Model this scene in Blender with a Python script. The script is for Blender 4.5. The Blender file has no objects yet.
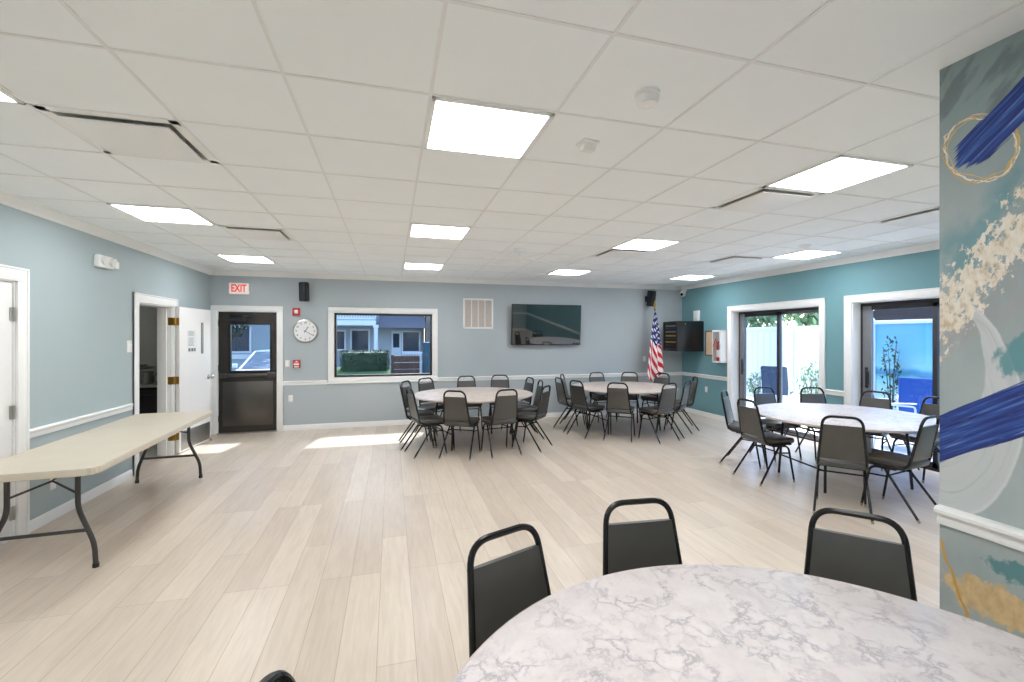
import bpy, bmesh, math, random
from mathutils import Vector, Matrix
random.seed(7)
S = bpy.context.scene
COL = S.collection
PI = math.pi

# ------------------------------------------------------------------ camera, sky, sun, exposure
cam = bpy.data.objects.new('camera', bpy.data.cameras.new('camera'))
COL.objects.link(cam); S.camera = cam
CAMZ = 1.62
cam.location = (0, 0, CAMZ)
cam.rotation_euler = (PI / 2, 0, -0.2782)
cam.data.sensor_width = 36
cam.data.lens = 458.255 / 1024 * 36
cam.data.shift_x = -10.34 / 1024
cam.data.shift_y = -4.19 / 1024
cam.data.clip_start = 0.02
cam.data.clip_end = 400

world = bpy.data.worlds.new('sky'); S.world = world
world.use_nodes = True
wn = world.node_tree.nodes; wl = world.node_tree.links
bgn = wn['Background']
sky = wn.new('ShaderNodeTexSky'); sky.sky_type = 'NISHITA'; sky.sun_disc = False
sky.sun_elevation = math.radians(50); sky.sun_rotation = math.radians(11)
sky.air_density = 1.0; sky.dust_density = 2.0
wl.new(sky.outputs[0], bgn.inputs[0]); bgn.inputs[1].default_value = 1.35

sl = bpy.data.lights.new('sun', 'SUN'); sl.energy = 13.0; sl.angle = math.radians(0.8); sl.color = (1, .97, .92)
sun = bpy.data.objects.new('sun', sl); COL.objects.link(sun)
sun.location = (2, 30, 30)
sun.rotation_euler = Vector((-.16, -.807, -1)).to_track_quat('-Z', 'Y').to_euler()

S.view_settings.view_transform = 'Standard'
S.view_settings.look = 'None'
S.view_settings.exposure = 0.0
S.view_settings.gamma = 1
S.view_settings.use_curve_mapping = False
PANEL = 18.6           # emission of the ceiling panels
S.cycles.use_denoising = True
S.cycles.max_bounces = 12
S.cycles.diffuse_bounces = 8
S.cycles.transparent_max_bounces = 16
S.cycles.sample_clamp_indirect = 6
S.cycles.caustics_reflective = False
S.cycles.caustics_refractive = False

# ------------------------------------------------------------------ materials
def lin(c):
    return tuple(((v / 255) / 12.92 if v / 255 <= .04045 else ((v / 255 + .055) / 1.055) ** 2.4) for v in c) + (1,)

def newmat(name):
    m = bpy.data.materials.new(name); m.use_nodes = True
    nt = m.node_tree
    return m, nt, nt.nodes['Principled BSDF'], nt.nodes['Material Output']

def mat(name, rgb, rough=.5, metal=0, var=.06, scale=8, bump=0, bscale=200, spec=.5, emit=None, estr=0):
    """plain painted/plastic/metal surface with a faint procedural mottling"""
    m, nt, b, o = newmat(name)
    N, Lk = nt.nodes, nt.links
    tc = N.new('ShaderNodeTexCoord')
    c = lin(rgb)
    nz = N.new('ShaderNodeTexNoise'); nz.inputs['Scale'].default_value = scale; nz.inputs['Detail'].default_value = 4
    Lk.new(tc.outputs['Object'], nz.inputs['Vector'])
    r = N.new('ShaderNodeValToRGB')
    r.color_ramp.elements[0].position = .3; r.color_ramp.elements[1].position = .7
    r.color_ramp.elements[0].color = tuple(max(0, v * (1 - var)) for v in c[:3]) + (1,)
    r.color_ramp.elements[1].color = tuple(min(1, v * (1 + var)) for v in c[:3]) + (1,)
    Lk.new(nz.outputs['Fac'], r.inputs[0]); Lk.new(r.outputs[0], b.inputs['Base Color'])
    b.inputs['Roughness'].default_value = rough; b.inputs['Metallic'].default_value = metal
    b.inputs['Specular IOR Level'].default_value = spec
    if bump:
        n2 = N.new('ShaderNodeTexNoise'); n2.inputs['Scale'].default_value = bscale; n2.inputs['Detail'].default_value = 3
        Lk.new(tc.outputs['Object'], n2.inputs['Vector'])
        bp = N.new('ShaderNodeBump'); bp.inputs['Strength'].default_value = bump; bp.inputs['Distance'].default_value = .002
        Lk.new(n2.outputs['Fac'], bp.inputs['Height']); Lk.new(bp.outputs[0], b.inputs['Normal'])
    if emit:
        b.inputs['Emission Color'].default_value = lin(emit); b.inputs['Emission Strength'].default_value = estr
    return m

def glass(name, tint, ior=1.45, gloss=1.0):
    m, nt, b, o = newmat(name)
    N, Lk = nt.nodes, nt.links
    N.remove(b)
    t = N.new('ShaderNodeBsdfTransparent'); t.inputs[0].default_value = tuple(math.sqrt(v) for v in tint) + (1,)
    g = N.new('ShaderNodeBsdfGlossy'); g.inputs['Roughness'].default_value = .02
    f = N.new('ShaderNodeFresnel'); f.inputs['IOR'].default_value = ior
    ge = N.new('ShaderNodeNewGeometry')
    a = N.new('ShaderNodeMath'); a.operation = 'SUBTRACT'; a.inputs[0].default_value = 1
    Lk.new(ge.outputs['Backfacing'], a.inputs[1])
    p = N.new('ShaderNodeMath'); p.operation = 'MULTIPLY'
    Lk.new(a.outputs[0], p.inputs[0]); Lk.new(f.outputs[0], p.inputs[1])
    q = N.new('ShaderNodeMath'); q.operation = 'MULTIPLY'; q.inputs[1].default_value = gloss
    Lk.new(p.outputs[0], q.inputs[0])
    mx = N.new('ShaderNodeMixShader')
    Lk.new(q.outputs[0], mx.inputs[0]); Lk.new(t.outputs[0], mx.inputs[1]); Lk.new(g.outputs[0], mx.inputs[2])
    Lk.new(mx.outputs[0], o.inputs[0])
    return m

def floor_mat():
    m, nt, b, o = newmat('oak_planks')
    N, Lk = nt.nodes, nt.links
    tc = N.new('ShaderNodeTexCoord')
    mp = N.new('ShaderNodeMapping'); mp.inputs['Rotation'].default_value = (0, 0, PI / 2)
    mp.inputs['Location'].default_value = (.3, .07, 0)
    Lk.new(tc.outputs['Object'], mp.inputs[0])
    br = N.new('ShaderNodeTexBrick'); br.offset = .37; br.offset_frequency = 3
    br.inputs['Color1'].default_value = lin((216, 202, 186)); br.inputs['Color2'].default_value = lin((199, 183, 167))
    br.inputs['Mortar'].default_value = lin((176, 159, 142))
    br.inputs['Scale'].default_value = 1; br.inputs['Mortar Size'].default_value = .0022
    br.inputs['Mortar Smooth'].default_value = .4; br.inputs['Bias'].default_value = -.25
    br.inputs['Brick Width'].default_value = 1.5; br.inputs['Row Height'].default_value = .19
    Lk.new(mp.outputs[0], br.inputs[0])
    m2 = N.new('ShaderNodeMapping'); m2.inputs['Scale'].default_value = (14, 1.1, 1)
    Lk.new(tc.outputs['Object'], m2.inputs[0])
    nz = N.new('ShaderNodeTexNoise'); nz.inputs['Scale'].default_value = 2.2; nz.inputs['Detail'].default_value = 8; nz.inputs['Distortion'].default_value = 1.2
    Lk.new(m2.outputs[0], nz.inputs['Vector'])
    rp = N.new('ShaderNodeValToRGB')
    rp.color_ramp.elements[0].position = .30; rp.color_ramp.elements[0].color = (.92, .91, .90, 1)
    rp.color_ramp.elements[1].position = .62; rp.color_ramp.elements[1].color = (1.03, 1.03, 1.03, 1)
    Lk.new(nz.outputs['Fac'], rp.inputs[0])
    n3 = N.new('ShaderNodeTexNoise'); n3.inputs['Scale'].default_value = 1.6; n3.inputs['Detail'].default_value = 3
    m3 = N.new('ShaderNodeMapping'); m3.inputs['Scale'].default_value = (3, .8, 1); Lk.new(tc.outputs['Object'], m3.inputs[0])
    Lk.new(m3.outputs[0], n3.inputs['Vector'])
    r3 = N.new('ShaderNodeValToRGB')
    r3.color_ramp.elements[0].position = .3; r3.color_ramp.elements[0].color = (.95, .95, .955, 1)
    r3.color_ramp.elements[1].position = .7; r3.color_ramp.elements[1].color = (1.03, 1.03, 1.02, 1)
    Lk.new(n3.outputs['Fac'], r3.inputs[0])
    x1 = N.new('ShaderNodeMix'); x1.data_type = 'RGBA'; x1.blend_type = 'MULTIPLY'; x1.inputs[0].default_value = 1
    Lk.new(br.outputs['Color'], x1.inputs[6]); Lk.new(rp.outputs[0], x1.inputs[7])
    x2 = N.new('ShaderNodeMix'); x2.data_type = 'RGBA'; x2.blend_type = 'MULTIPLY'; x2.inputs[0].default_value = 1
    Lk.new(x1.outputs[2], x2.inputs[6]); Lk.new(r3.outputs[0], x2.inputs[7])
    Lk.new(x2.outputs[2], b.inputs['Base Color'])
    b.inputs['Roughness'].default_value = .30
    b.inputs['Specular IOR Level'].default_value = .4
    bp = N.new('ShaderNodeBump'); bp.inputs['Strength'].default_value = .15; bp.inputs['Distance'].default_value = .002
    Lk.new(br.outputs['Fac'], bp.inputs['Height']); bp.invert = True
    Lk.new(bp.outputs[0], b.inputs['Normal'])
    return m

def marble_mat(name='marble_laminate', tint=(1, 1, 1)):
    m, nt, b, o = newmat(name)
    N, Lk = nt.nodes, nt.links
    tc = N.new('ShaderNodeTexCoord')
    nz = N.new('ShaderNodeTexNoise'); nz.inputs['Scale'].default_value = 7; nz.inputs['Detail'].default_value = 7; nz.inputs['Roughness'].default_value = .6
    Lk.new(tc.outputs['Object'], nz.inputs['Vector'])
    sb = N.new('ShaderNodeVectorMath'); sb.operation = 'SUBTRACT'; sb.inputs[1].default_value = (.5, .5, .5)
    Lk.new(nz.outputs['Color'], sb.inputs[0])
    sc = N.new('ShaderNodeVectorMath'); sc.operation = 'SCALE'; sc.inputs['Scale'].default_value = .26
    Lk.new(sb.outputs[0], sc.inputs[0])
    ad = N.new('ShaderNodeVectorMath'); ad.operation = 'ADD'
    Lk.new(tc.outputs['Object'], ad.inputs[0]); Lk.new(sc.outputs[0], ad.inputs[1])
    vo = N.new('ShaderNodeTexVoronoi'); vo.feature = 'DISTANCE_TO_EDGE'; vo.inputs['Scale'].default_value = 15
    Lk.new(ad.outputs[0], vo.inputs['Vector'])
    r = N.new('ShaderNodeValToRGB')
    e = r.color_ramp.elements
    e[0].position = 0; e[0].color = lin((172, 164, 166)); e[1].position = .30; e[1].color = lin((228, 220, 217))
    k = e.new(.05); k.color = lin((200, 192, 193)); k = e.new(.13); k.color = lin((219, 210, 209))
    Lk.new(vo.outputs['Distance'], r.inputs[0])
    n2 = N.new('ShaderNodeTexNoise'); n2.inputs['Scale'].default_value = 9; n2.inputs['Detail'].default_value = 6
    Lk.new(ad.outputs[0], n2.inputs['Vector'])
    r2 = N.new('ShaderNodeValToRGB')
    r2.color_ramp.elements[0].position = .40; r2.color_ramp.elements[0].color = (0, 0, 0, 1)
    r2.color_ramp.elements[1].position = .56; r2.color_ramp.elements[1].color = (1, 1, 1, 1)
    Lk.new(n2.outputs['Fac'], r2.inputs[0])
    mx = N.new('ShaderNodeMix'); mx.data_type = 'RGBA'
    Lk.new(r2.outputs[0], mx.inputs[0]); Lk.new(r.outputs[0], mx.inputs[6])
    n4 = N.new('ShaderNodeTexNoise'); n4.inputs['Scale'].default_value = 5; n4.inputs['Detail'].default_value = 8; n4.inputs['Roughness'].default_value = .7; n4.inputs['Distortion'].default_value = 1.0
    Lk.new(ad.outputs[0], n4.inputs['Vector'])
    r4 = N.new('ShaderNodeValToRGB')
    r4.color_ramp.elements[0].position = .36; r4.color_ramp.elements[0].color = lin((198, 189, 189))
    r4.color_ramp.elements[1].position = .62; r4.color_ramp.elements[1].color = lin((228, 220, 217))
    k = r4.color_ramp.elements.new(.45); k.color = lin((217, 208, 206))
    Lk.new(n4.outputs['Fac'], r4.inputs[0]); Lk.new(r4.outputs[0], mx.inputs[7])
    tn = N.new('ShaderNodeMix'); tn.data_type = 'RGBA'; tn.blend_type = 'MULTIPLY'; tn.inputs[0].default_value = 1
    Lk.new(mx.outputs[2], tn.inputs[6]); tn.inputs[7].default_value = (*tint, 1)
    Lk.new(tn.outputs[2], b.inputs['Base Color'])
    b.inputs['Roughness'].default_value = .38
    return m

class Ex:
    """a shader value that can be combined with + - * / and the functions below"""
    nt = None
    def __init__(self, sock): self.s = sock
    @staticmethod
    def op(o, *args, clamp=False):
        n = Ex.nt.nodes.new('ShaderNodeMath'); n.operation = o; n.use_clamp = clamp
        for i, v in enumerate(args):
            if isinstance(v, Ex): Ex.nt.links.new(v.s, n.inputs[i])
            else: n.inputs[i].default_value = v
        return Ex(n.outputs[0])
    def __add__(a, b): return Ex.op('ADD', a, b)
    __radd__ = __add__
    def __sub__(a, b): return Ex.op('SUBTRACT', a, b)
    def __rsub__(a, b): return Ex.op('SUBTRACT', b, a)
    def __mul__(a, b): return Ex.op('MULTIPLY', a, b)
    __rmul__ = __mul__
    def __truediv__(a, b): return Ex.op('DIVIDE', a, b)
def ex_abs(a): return Ex.op('ABSOLUTE', a)
def ex_len(a, b): return Ex.op('SQRT', a * a + b * b)
def ex_step(x, e0, e1):
    """0 below e0, 1 above e1 (or the reverse when e0 > e1)"""
    n = Ex.nt.nodes.new('ShaderNodeMapRange'); n.interpolation_type = 'SMOOTHSTEP'
    lo, hi, f, t = (e0, e1, 0, 1) if e0 < e1 else (e1, e0, 1, 0)
    for i, v in zip((1, 2, 3, 4), (lo, hi, f, t)): n.inputs[i].default_value = v
    Ex.nt.links.new(x.s, n.inputs[0]); return Ex(n.outputs[0])
def ex_noise(a, b, scale, detail=4, seed=0.0, rough=.55):
    c = Ex.nt.nodes.new('ShaderNodeCombineXYZ')
    for i, v in enumerate((a, b)): Ex.nt.links.new(v.s, c.inputs[i])
    c.inputs[2].default_value = seed
    n = Ex.nt.nodes.new('ShaderNodeTexNoise'); n.inputs['Scale'].default_value = scale; n.inputs['Detail'].default_value = detail; n.inputs['Roughness'].default_value = rough
    Ex.nt.links.new(c.outputs[0], n.inputs['Vector']); return Ex(n.outputs['Fac'])
def ex_ramp(x, stops):
    r = Ex.nt.nodes.new('ShaderNodeValToRGB'); e = r.color_ramp.elements
    e[0].position, e[0].color = stops[0][0], lin(stops[0][1]); e[1].position, e[1].color = stops[-1][0], lin(stops[-1][1])
    for p, c in stops[1:-1]: k = e.new(p); k.color = lin(c)
    Ex.nt.links.new(x.s, r.inputs[0]); return r.outputs[0]
def ex_over(base, top, fac):
    n = Ex.nt.nodes.new('ShaderNodeMix'); n.data_type = 'RGBA'; n.clamp_factor = True
    Ex.nt.links.new(fac.s, n.inputs[0])
    for i, v in ((6, base), (7, top)):
        if isinstance(v, tuple): n.inputs[i].default_value = lin(v)
        else: Ex.nt.links.new(v, n.inputs[i])
    return n.outputs[2]

def mural_mat():
    """the painted partition: every shape laid out in the wall's own metres (y along it, z up)"""
    m, nt, b, o = newmat('mural_paint')
    Ex.nt = nt
    tc = nt.nodes.new('ShaderNodeTexCoord'); sp = nt.nodes.new('ShaderNodeSeparateXYZ'); nt.links.new(tc.outputs['Object'], sp.inputs[0])
    y, z = Ex(sp.outputs['Y']), Ex(sp.outputs['Z'])
    # along / across the common diagonal of the sweeps (the painting climbs toward -y)
    d1 = ex_noise(y, z, 6, 4, 1.3) - .5; d2 = ex_noise(y, z, 6, 4, 7.7) - .5
    yy = y + d1 * .03; zz = z + d2 * .05
    col = ex_ramp(ex_noise(y * 2.2, z, 2.2, 4, 2.0), [(.3, (152, 165, 166)), (.5, (166, 177, 177)), (.72, (176, 185, 184))])
    # upper field a little greener and darker
    col = ex_over(col, (134, 154, 156), ex_step(zz, 1.9, 2.6) * .8)
    # smoky grey swirls near the top
    s0 = (1.20 - y) + (z - 2.50) * .55
    t0 = (z - 2.50) - (1.20 - y) * 1.1
    sm = ex_noise(s0 * 1.2, t0 * 2.6, 4, 5, 3.1)
    col = ex_over(col, (96, 108, 110), ex_step(sm, .46, .62) * ex_step(zz, 2.30, 2.48) * .6)
    # pinkish grey haze under the cream band
    col = ex_over(col, (164, 160, 160), ex_step(ex_noise(y * 3, z, 4, 4, 11.0), .42, .6) * ex_step(ex_abs(zz - 1.72 - (1.25 - y) * .7), .16, .06) * .7)
    # teal sweep under the ring
    q = zz - 2.02 - (1.22 - yy) * 1.0
    col = ex_over(col, (98, 148, 158), ex_step(ex_abs(q), .20, .06) * ex_step(ex_noise(y * 2 + z, z - y, 3.2, 4, 5.0), .36, .62) * .75)
    # white crescent with brushed edge
    eo = ex_len((yy - 1.36) / .27, (zz - 1.33) / .46); ei = ex_len((yy - 1.385) / .185, (zz - 1.50) / .30)
    br = ex_noise(eo * 9, z * 1.2 + y, 3.5, 3, 9.0)
    cr = ex_step(eo, 1.01, .985) * ex_step(ei, .98, 1.02)
    col = ex_over(col, (203, 207, 207), cr * ex_step(br, .0, .55) * .92)
    col = ex_over(col, (214, 217, 217), ex_step(ex_abs(eo - .985), .03, .004) * cr * .6)
    # cream and gold flecked band
    q = z - 1.86 - (1.22 - y) * 1.25
    fl = ex_noise((1.22 - y) * 3.2 + z, (z - (1.22 - y) * 1.1) * 2.2, 9, 8, 4.4, .68)
    env = ex_step(ex_abs(q + d2 * .16), .24, .02)
    mk = ex_step(fl + env * .20, .60, .64) * ex_step(env, .05, .3)
    col = ex_over(col, ex_ramp(ex_noise(y * 2, z, 26, 4, 6.6), [(.32, (204, 188, 158)), (.46, (230, 220, 202)), (.7, (240, 234, 222))]), mk)
    # teal patch at the crescent, and one low down
    col = ex_over(col, (92, 146, 152), ex_step(ex_len((yy - 1.04) / .14, (zz - 1.56 - (1.1 - yy) * .5) / .075) + (ex_noise(y * 2, z, 16, 4, 8.1) - .5) * 1.1, 1.05, .8) * .9)
    # lower part under the rail
    gp = ex_len((yy - 1.10) / .24, (zz - .615) / .075) + (ex_noise(y * 1.6, z * 1.2, 13, 5, 12.0) - .5) * 2.0
    col = ex_over(col, ex_ramp(ex_noise(y * 1.5, z, 22, 4, 13.0), [(.35, (206, 174, 118)), (.65, (226, 198, 148))]), ex_step(gp, 1.05, .85) * .92)
    tp = ex_len((yy - 1.00) / .20, (zz - .755) / .05) + (ex_noise(y * 1.6, z * 1.2, 14, 5, 14.0) - .5) * 1.3
    col = ex_over(col, (86, 136, 140), ex_step(tp, 1.05, .85) * .92)
    vn = ex_abs((y - 1.345) + (.76 - z) * .34 + (ex_noise(z * 3, z, 4, 3, 15.0) - .5) * .05)
    col = ex_over(col, (202, 160, 84), ex_step(vn, .008, .004) * ex_step(zz, .47, .52) * ex_step(zz, .80, .77))
    # the two blue brush sweeps
    def sweep(cy, cz, slope, half, y_tip, fade, seed, col, taper):
        dy = cy - y; nrm = 1 / math.sqrt(1 + slope * slope)
        t = ((z - cz) - dy * slope) * nrm; s = (dy + (z - cz) * slope) * nrm
        st = ex_noise(s * 1.3, t * 26, 2.4, 4, seed); st2 = ex_noise(s * 2.2, t * 60, 2.4, 3, seed + 5)
        tip = ((z - 2.298) + (1.29 - y) * .22 if taper else Ex.op('ADD', z, 0)) + (st - .5) * fade
        lead = ex_step(y + (st2 - .5) * .06, 1.302, 1.288) if taper else 1.0
        mask = lead * ex_step(ex_abs(t) + (st - .5) * half * .9 + (st2 - .5) * half * .4, half, half * .90) * ex_step(tip, -.004, .012)
        c = ex_ramp(st2 * .55 + st * .45, [(.32, (24, 34, 92)), (.46, (32, 52, 126)), (.56, (46, 84, 160)), (.64, (92, 128, 192)), (.74, (196, 206, 222))])
        return ex_over(col, c, mask * ex_step(st2, .22, .34))
    # gold and white ring around the upper sweep
    for k, (ry, rz, tint, wd, sd) in enumerate(((.118, .124, (226, 212, 180), .016, 41.0), (.111, .116, (236, 230, 218), .014, 43.0), (.121, .129, (206, 170, 100), .016, 47.0), (.106, .121, (214, 182, 118), .012, 53.0))):
        cz = z + (1.22 - y) * .30
        w = (ex_noise(y, z, 6, 4, sd) - .5) * .9
        rr = ex_len((y - 1.22) / ry, (cz - 2.352) / rz) + w
        gap = ex_step(ex_noise(y, z, 5, 2, sd + 3), .34, .42)
        col = ex_over(col, tint, ex_step(ex_abs(rr - 1), wd * 1.7, wd * .8) * gap)
    col = sweep(1.22, 2.365, .86, .062, 1.285, .09, 21.0, col, 1)
    col = sweep(1.22, 1.285, .62, .085, 1.40, .03, 31.0, col, 0)
    nt.links.new(col, b.inputs['Base Color'])
    b.inputs['Roughness'].default_value = .6
    return m

def sea_mat():
    """painted beach scene on the patio wall: bands by height with wavy borders"""
    m, nt, b, o = newmat('painted_sea')
    N, Lk = nt.nodes, nt.links
    tc = N.new('ShaderNodeTexCoord')
    sp = N.new('ShaderNodeSeparateXYZ'); Lk.new(tc.outputs['Object'], sp.inputs[0])
    nz = N.new('ShaderNodeTexNoise'); nz.inputs['Scale'].default_value = 2.2; nz.inputs['Detail'].default_value = 4
    Lk.new(tc.outputs['Object'], nz.inputs['Vector'])
    a = N.new('ShaderNodeMath'); a.operation = 'MULTIPLY_ADD'; a.inputs[1].default_value = .28; Lk.new(nz.outputs['Fac'], a.inputs[0])
    Lk.new(sp.outputs['Z'], a.inputs[2])
    d = N.new('ShaderNodeMath'); d.operation = 'DIVIDE'; d.inputs[1].default_value = 2.02; Lk.new(a.outputs[0], d.inputs[0])
    r = N.new('ShaderNodeValToRGB'); e = r.color_ramp.elements
    e[0].position = 0; e[0].color = lin((190, 212, 210)); e[1].position = 1; e[1].color = lin((110, 184, 214))
    for p, c in ((.34, (184, 220, 224)), (.44, (150, 212, 222)), (.50, (120, 196, 214)), (.53, (78, 140, 176)), (.57, (92, 166, 200)), (.60, (150, 212, 226)), (.74, (122, 196, 220))):
        k = e.new(p); k.color = lin(c)
    Lk.new(d.outputs[0], r.inputs[0]); Lk.new(r.outputs[0], b.inputs['Base Color'])
    b.inputs['Roughness'].default_value = .7
    return m

def flag_mat():
    """thirteen stripes and a starred canton, laid out in the cloth's own coordinates"""
    m, nt, b, o = newmat('flag_cloth')
    N, Lk = nt.nodes, nt.links
    uv = N.new('ShaderNodeUVMap'); uv.uv_map = 'UVMap'
    sp = N.new('ShaderNodeSeparateXYZ'); Lk.new(uv.outputs[0], sp.inputs[0])
    def math_(op, a, b_=None):
        n = N.new('ShaderNodeMath'); n.operation = op
        for i, v in enumerate((a, b_)):
            if v is None: continue
            if isinstance(v, (int, float)): n.inputs[i].default_value = v
            else: Lk.new(v, n.inputs[i])
        return n.outputs[0]
    u, v = sp.outputs['X'], sp.outputs['Y']
    st = math_('GREATER_THAN', math_('FRACT', math_('MULTIPLY', v, 6.5)), .5)       # 0 red 1 white
    can = math_('LESS_THAN', u, .42)
    gu = math_('MULTIPLY', u, 17.0); gv = math_('MULTIPLY', v, 8.5)
    odd = math_('MODULO', math_('FLOOR', gv), 2.0)
    fu = math_('SUBTRACT', math_('FRACT', math_('ADD', gu, math_('MULTIPLY', odd, .5))), .5)
    fv = math_('SUBTRACT', math_('FRACT', gv), .5)
    rr = math_('SQRT', math_('ADD', math_('MULTIPLY', fu, fu), math_('MULTIPLY', fv, fv)))
    star = math_('LESS_THAN', rr, .27)
    m1 = N.new('ShaderNodeMix'); m1.data_type = 'RGBA'; Lk.new(st, m1.inputs[0])
    m1.inputs[6].default_value = lin((196, 32, 48)); m1.inputs[7].default_value = lin((238, 232, 230))
    m2 = N.new('ShaderNodeMix'); m2.data_type = 'RGBA'; Lk.new(star, m2.inputs[0])
    m2.inputs[6].default_value = lin((38, 48, 110)); m2.inputs[7].default_value = lin((240, 240, 245))
    m3 = N.new('ShaderNodeMix'); m3.data_type = 'RGBA'; Lk.new(can, m3.inputs[0])
    Lk.new(m1.outputs[2], m3.inputs[6]); Lk.new(m2.outputs[2], m3.inputs[7])
    Lk.new(m3.outputs[2], b.inputs['Base Color']); b.inputs['Roughness'].default_value = .7
    return m

def brick_mat(name, c1, c2, mortar, bw=.22, rh=.075):
    m, nt, b, o = newmat(name)
    N, Lk = nt.nodes, nt.links
    tc = N.new('ShaderNodeTexCoord')
    mp = N.new('ShaderNodeMapping'); mp.inputs['Rotation'].default_value = (PI / 2, 0, 0); Lk.new(tc.outputs['Object'], mp.inputs[0])
    br = N.new('ShaderNodeTexBrick'); br.inputs['Scale'].default_value = 1
    br.inputs['Color1'].default_value = lin(c1); br.inputs['Color2'].default_value = lin(c2); br.inputs['Mortar'].default_value = lin(mortar)
    br.inputs['Brick Width'].default_value = bw; br.inputs['Row Height'].default_value = rh; br.inputs['Mortar Size'].default_value = .008
    Lk.new(mp.outputs[0], br.inputs[0]); Lk.new(br.outputs[0], b.inputs['Base Color']); b.inputs['Roughness'].default_value = .85
    return m

def emit_mat(name, rgb, strength):
    m, nt, b, o = newmat(name)
    b.inputs['Base Color'].default_value = (.9, .9, .9, 1)
    b.inputs['Emission Color'].default_value = lin(rgb); b.inputs['Emission Strength'].default_value = strength
    return m

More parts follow.
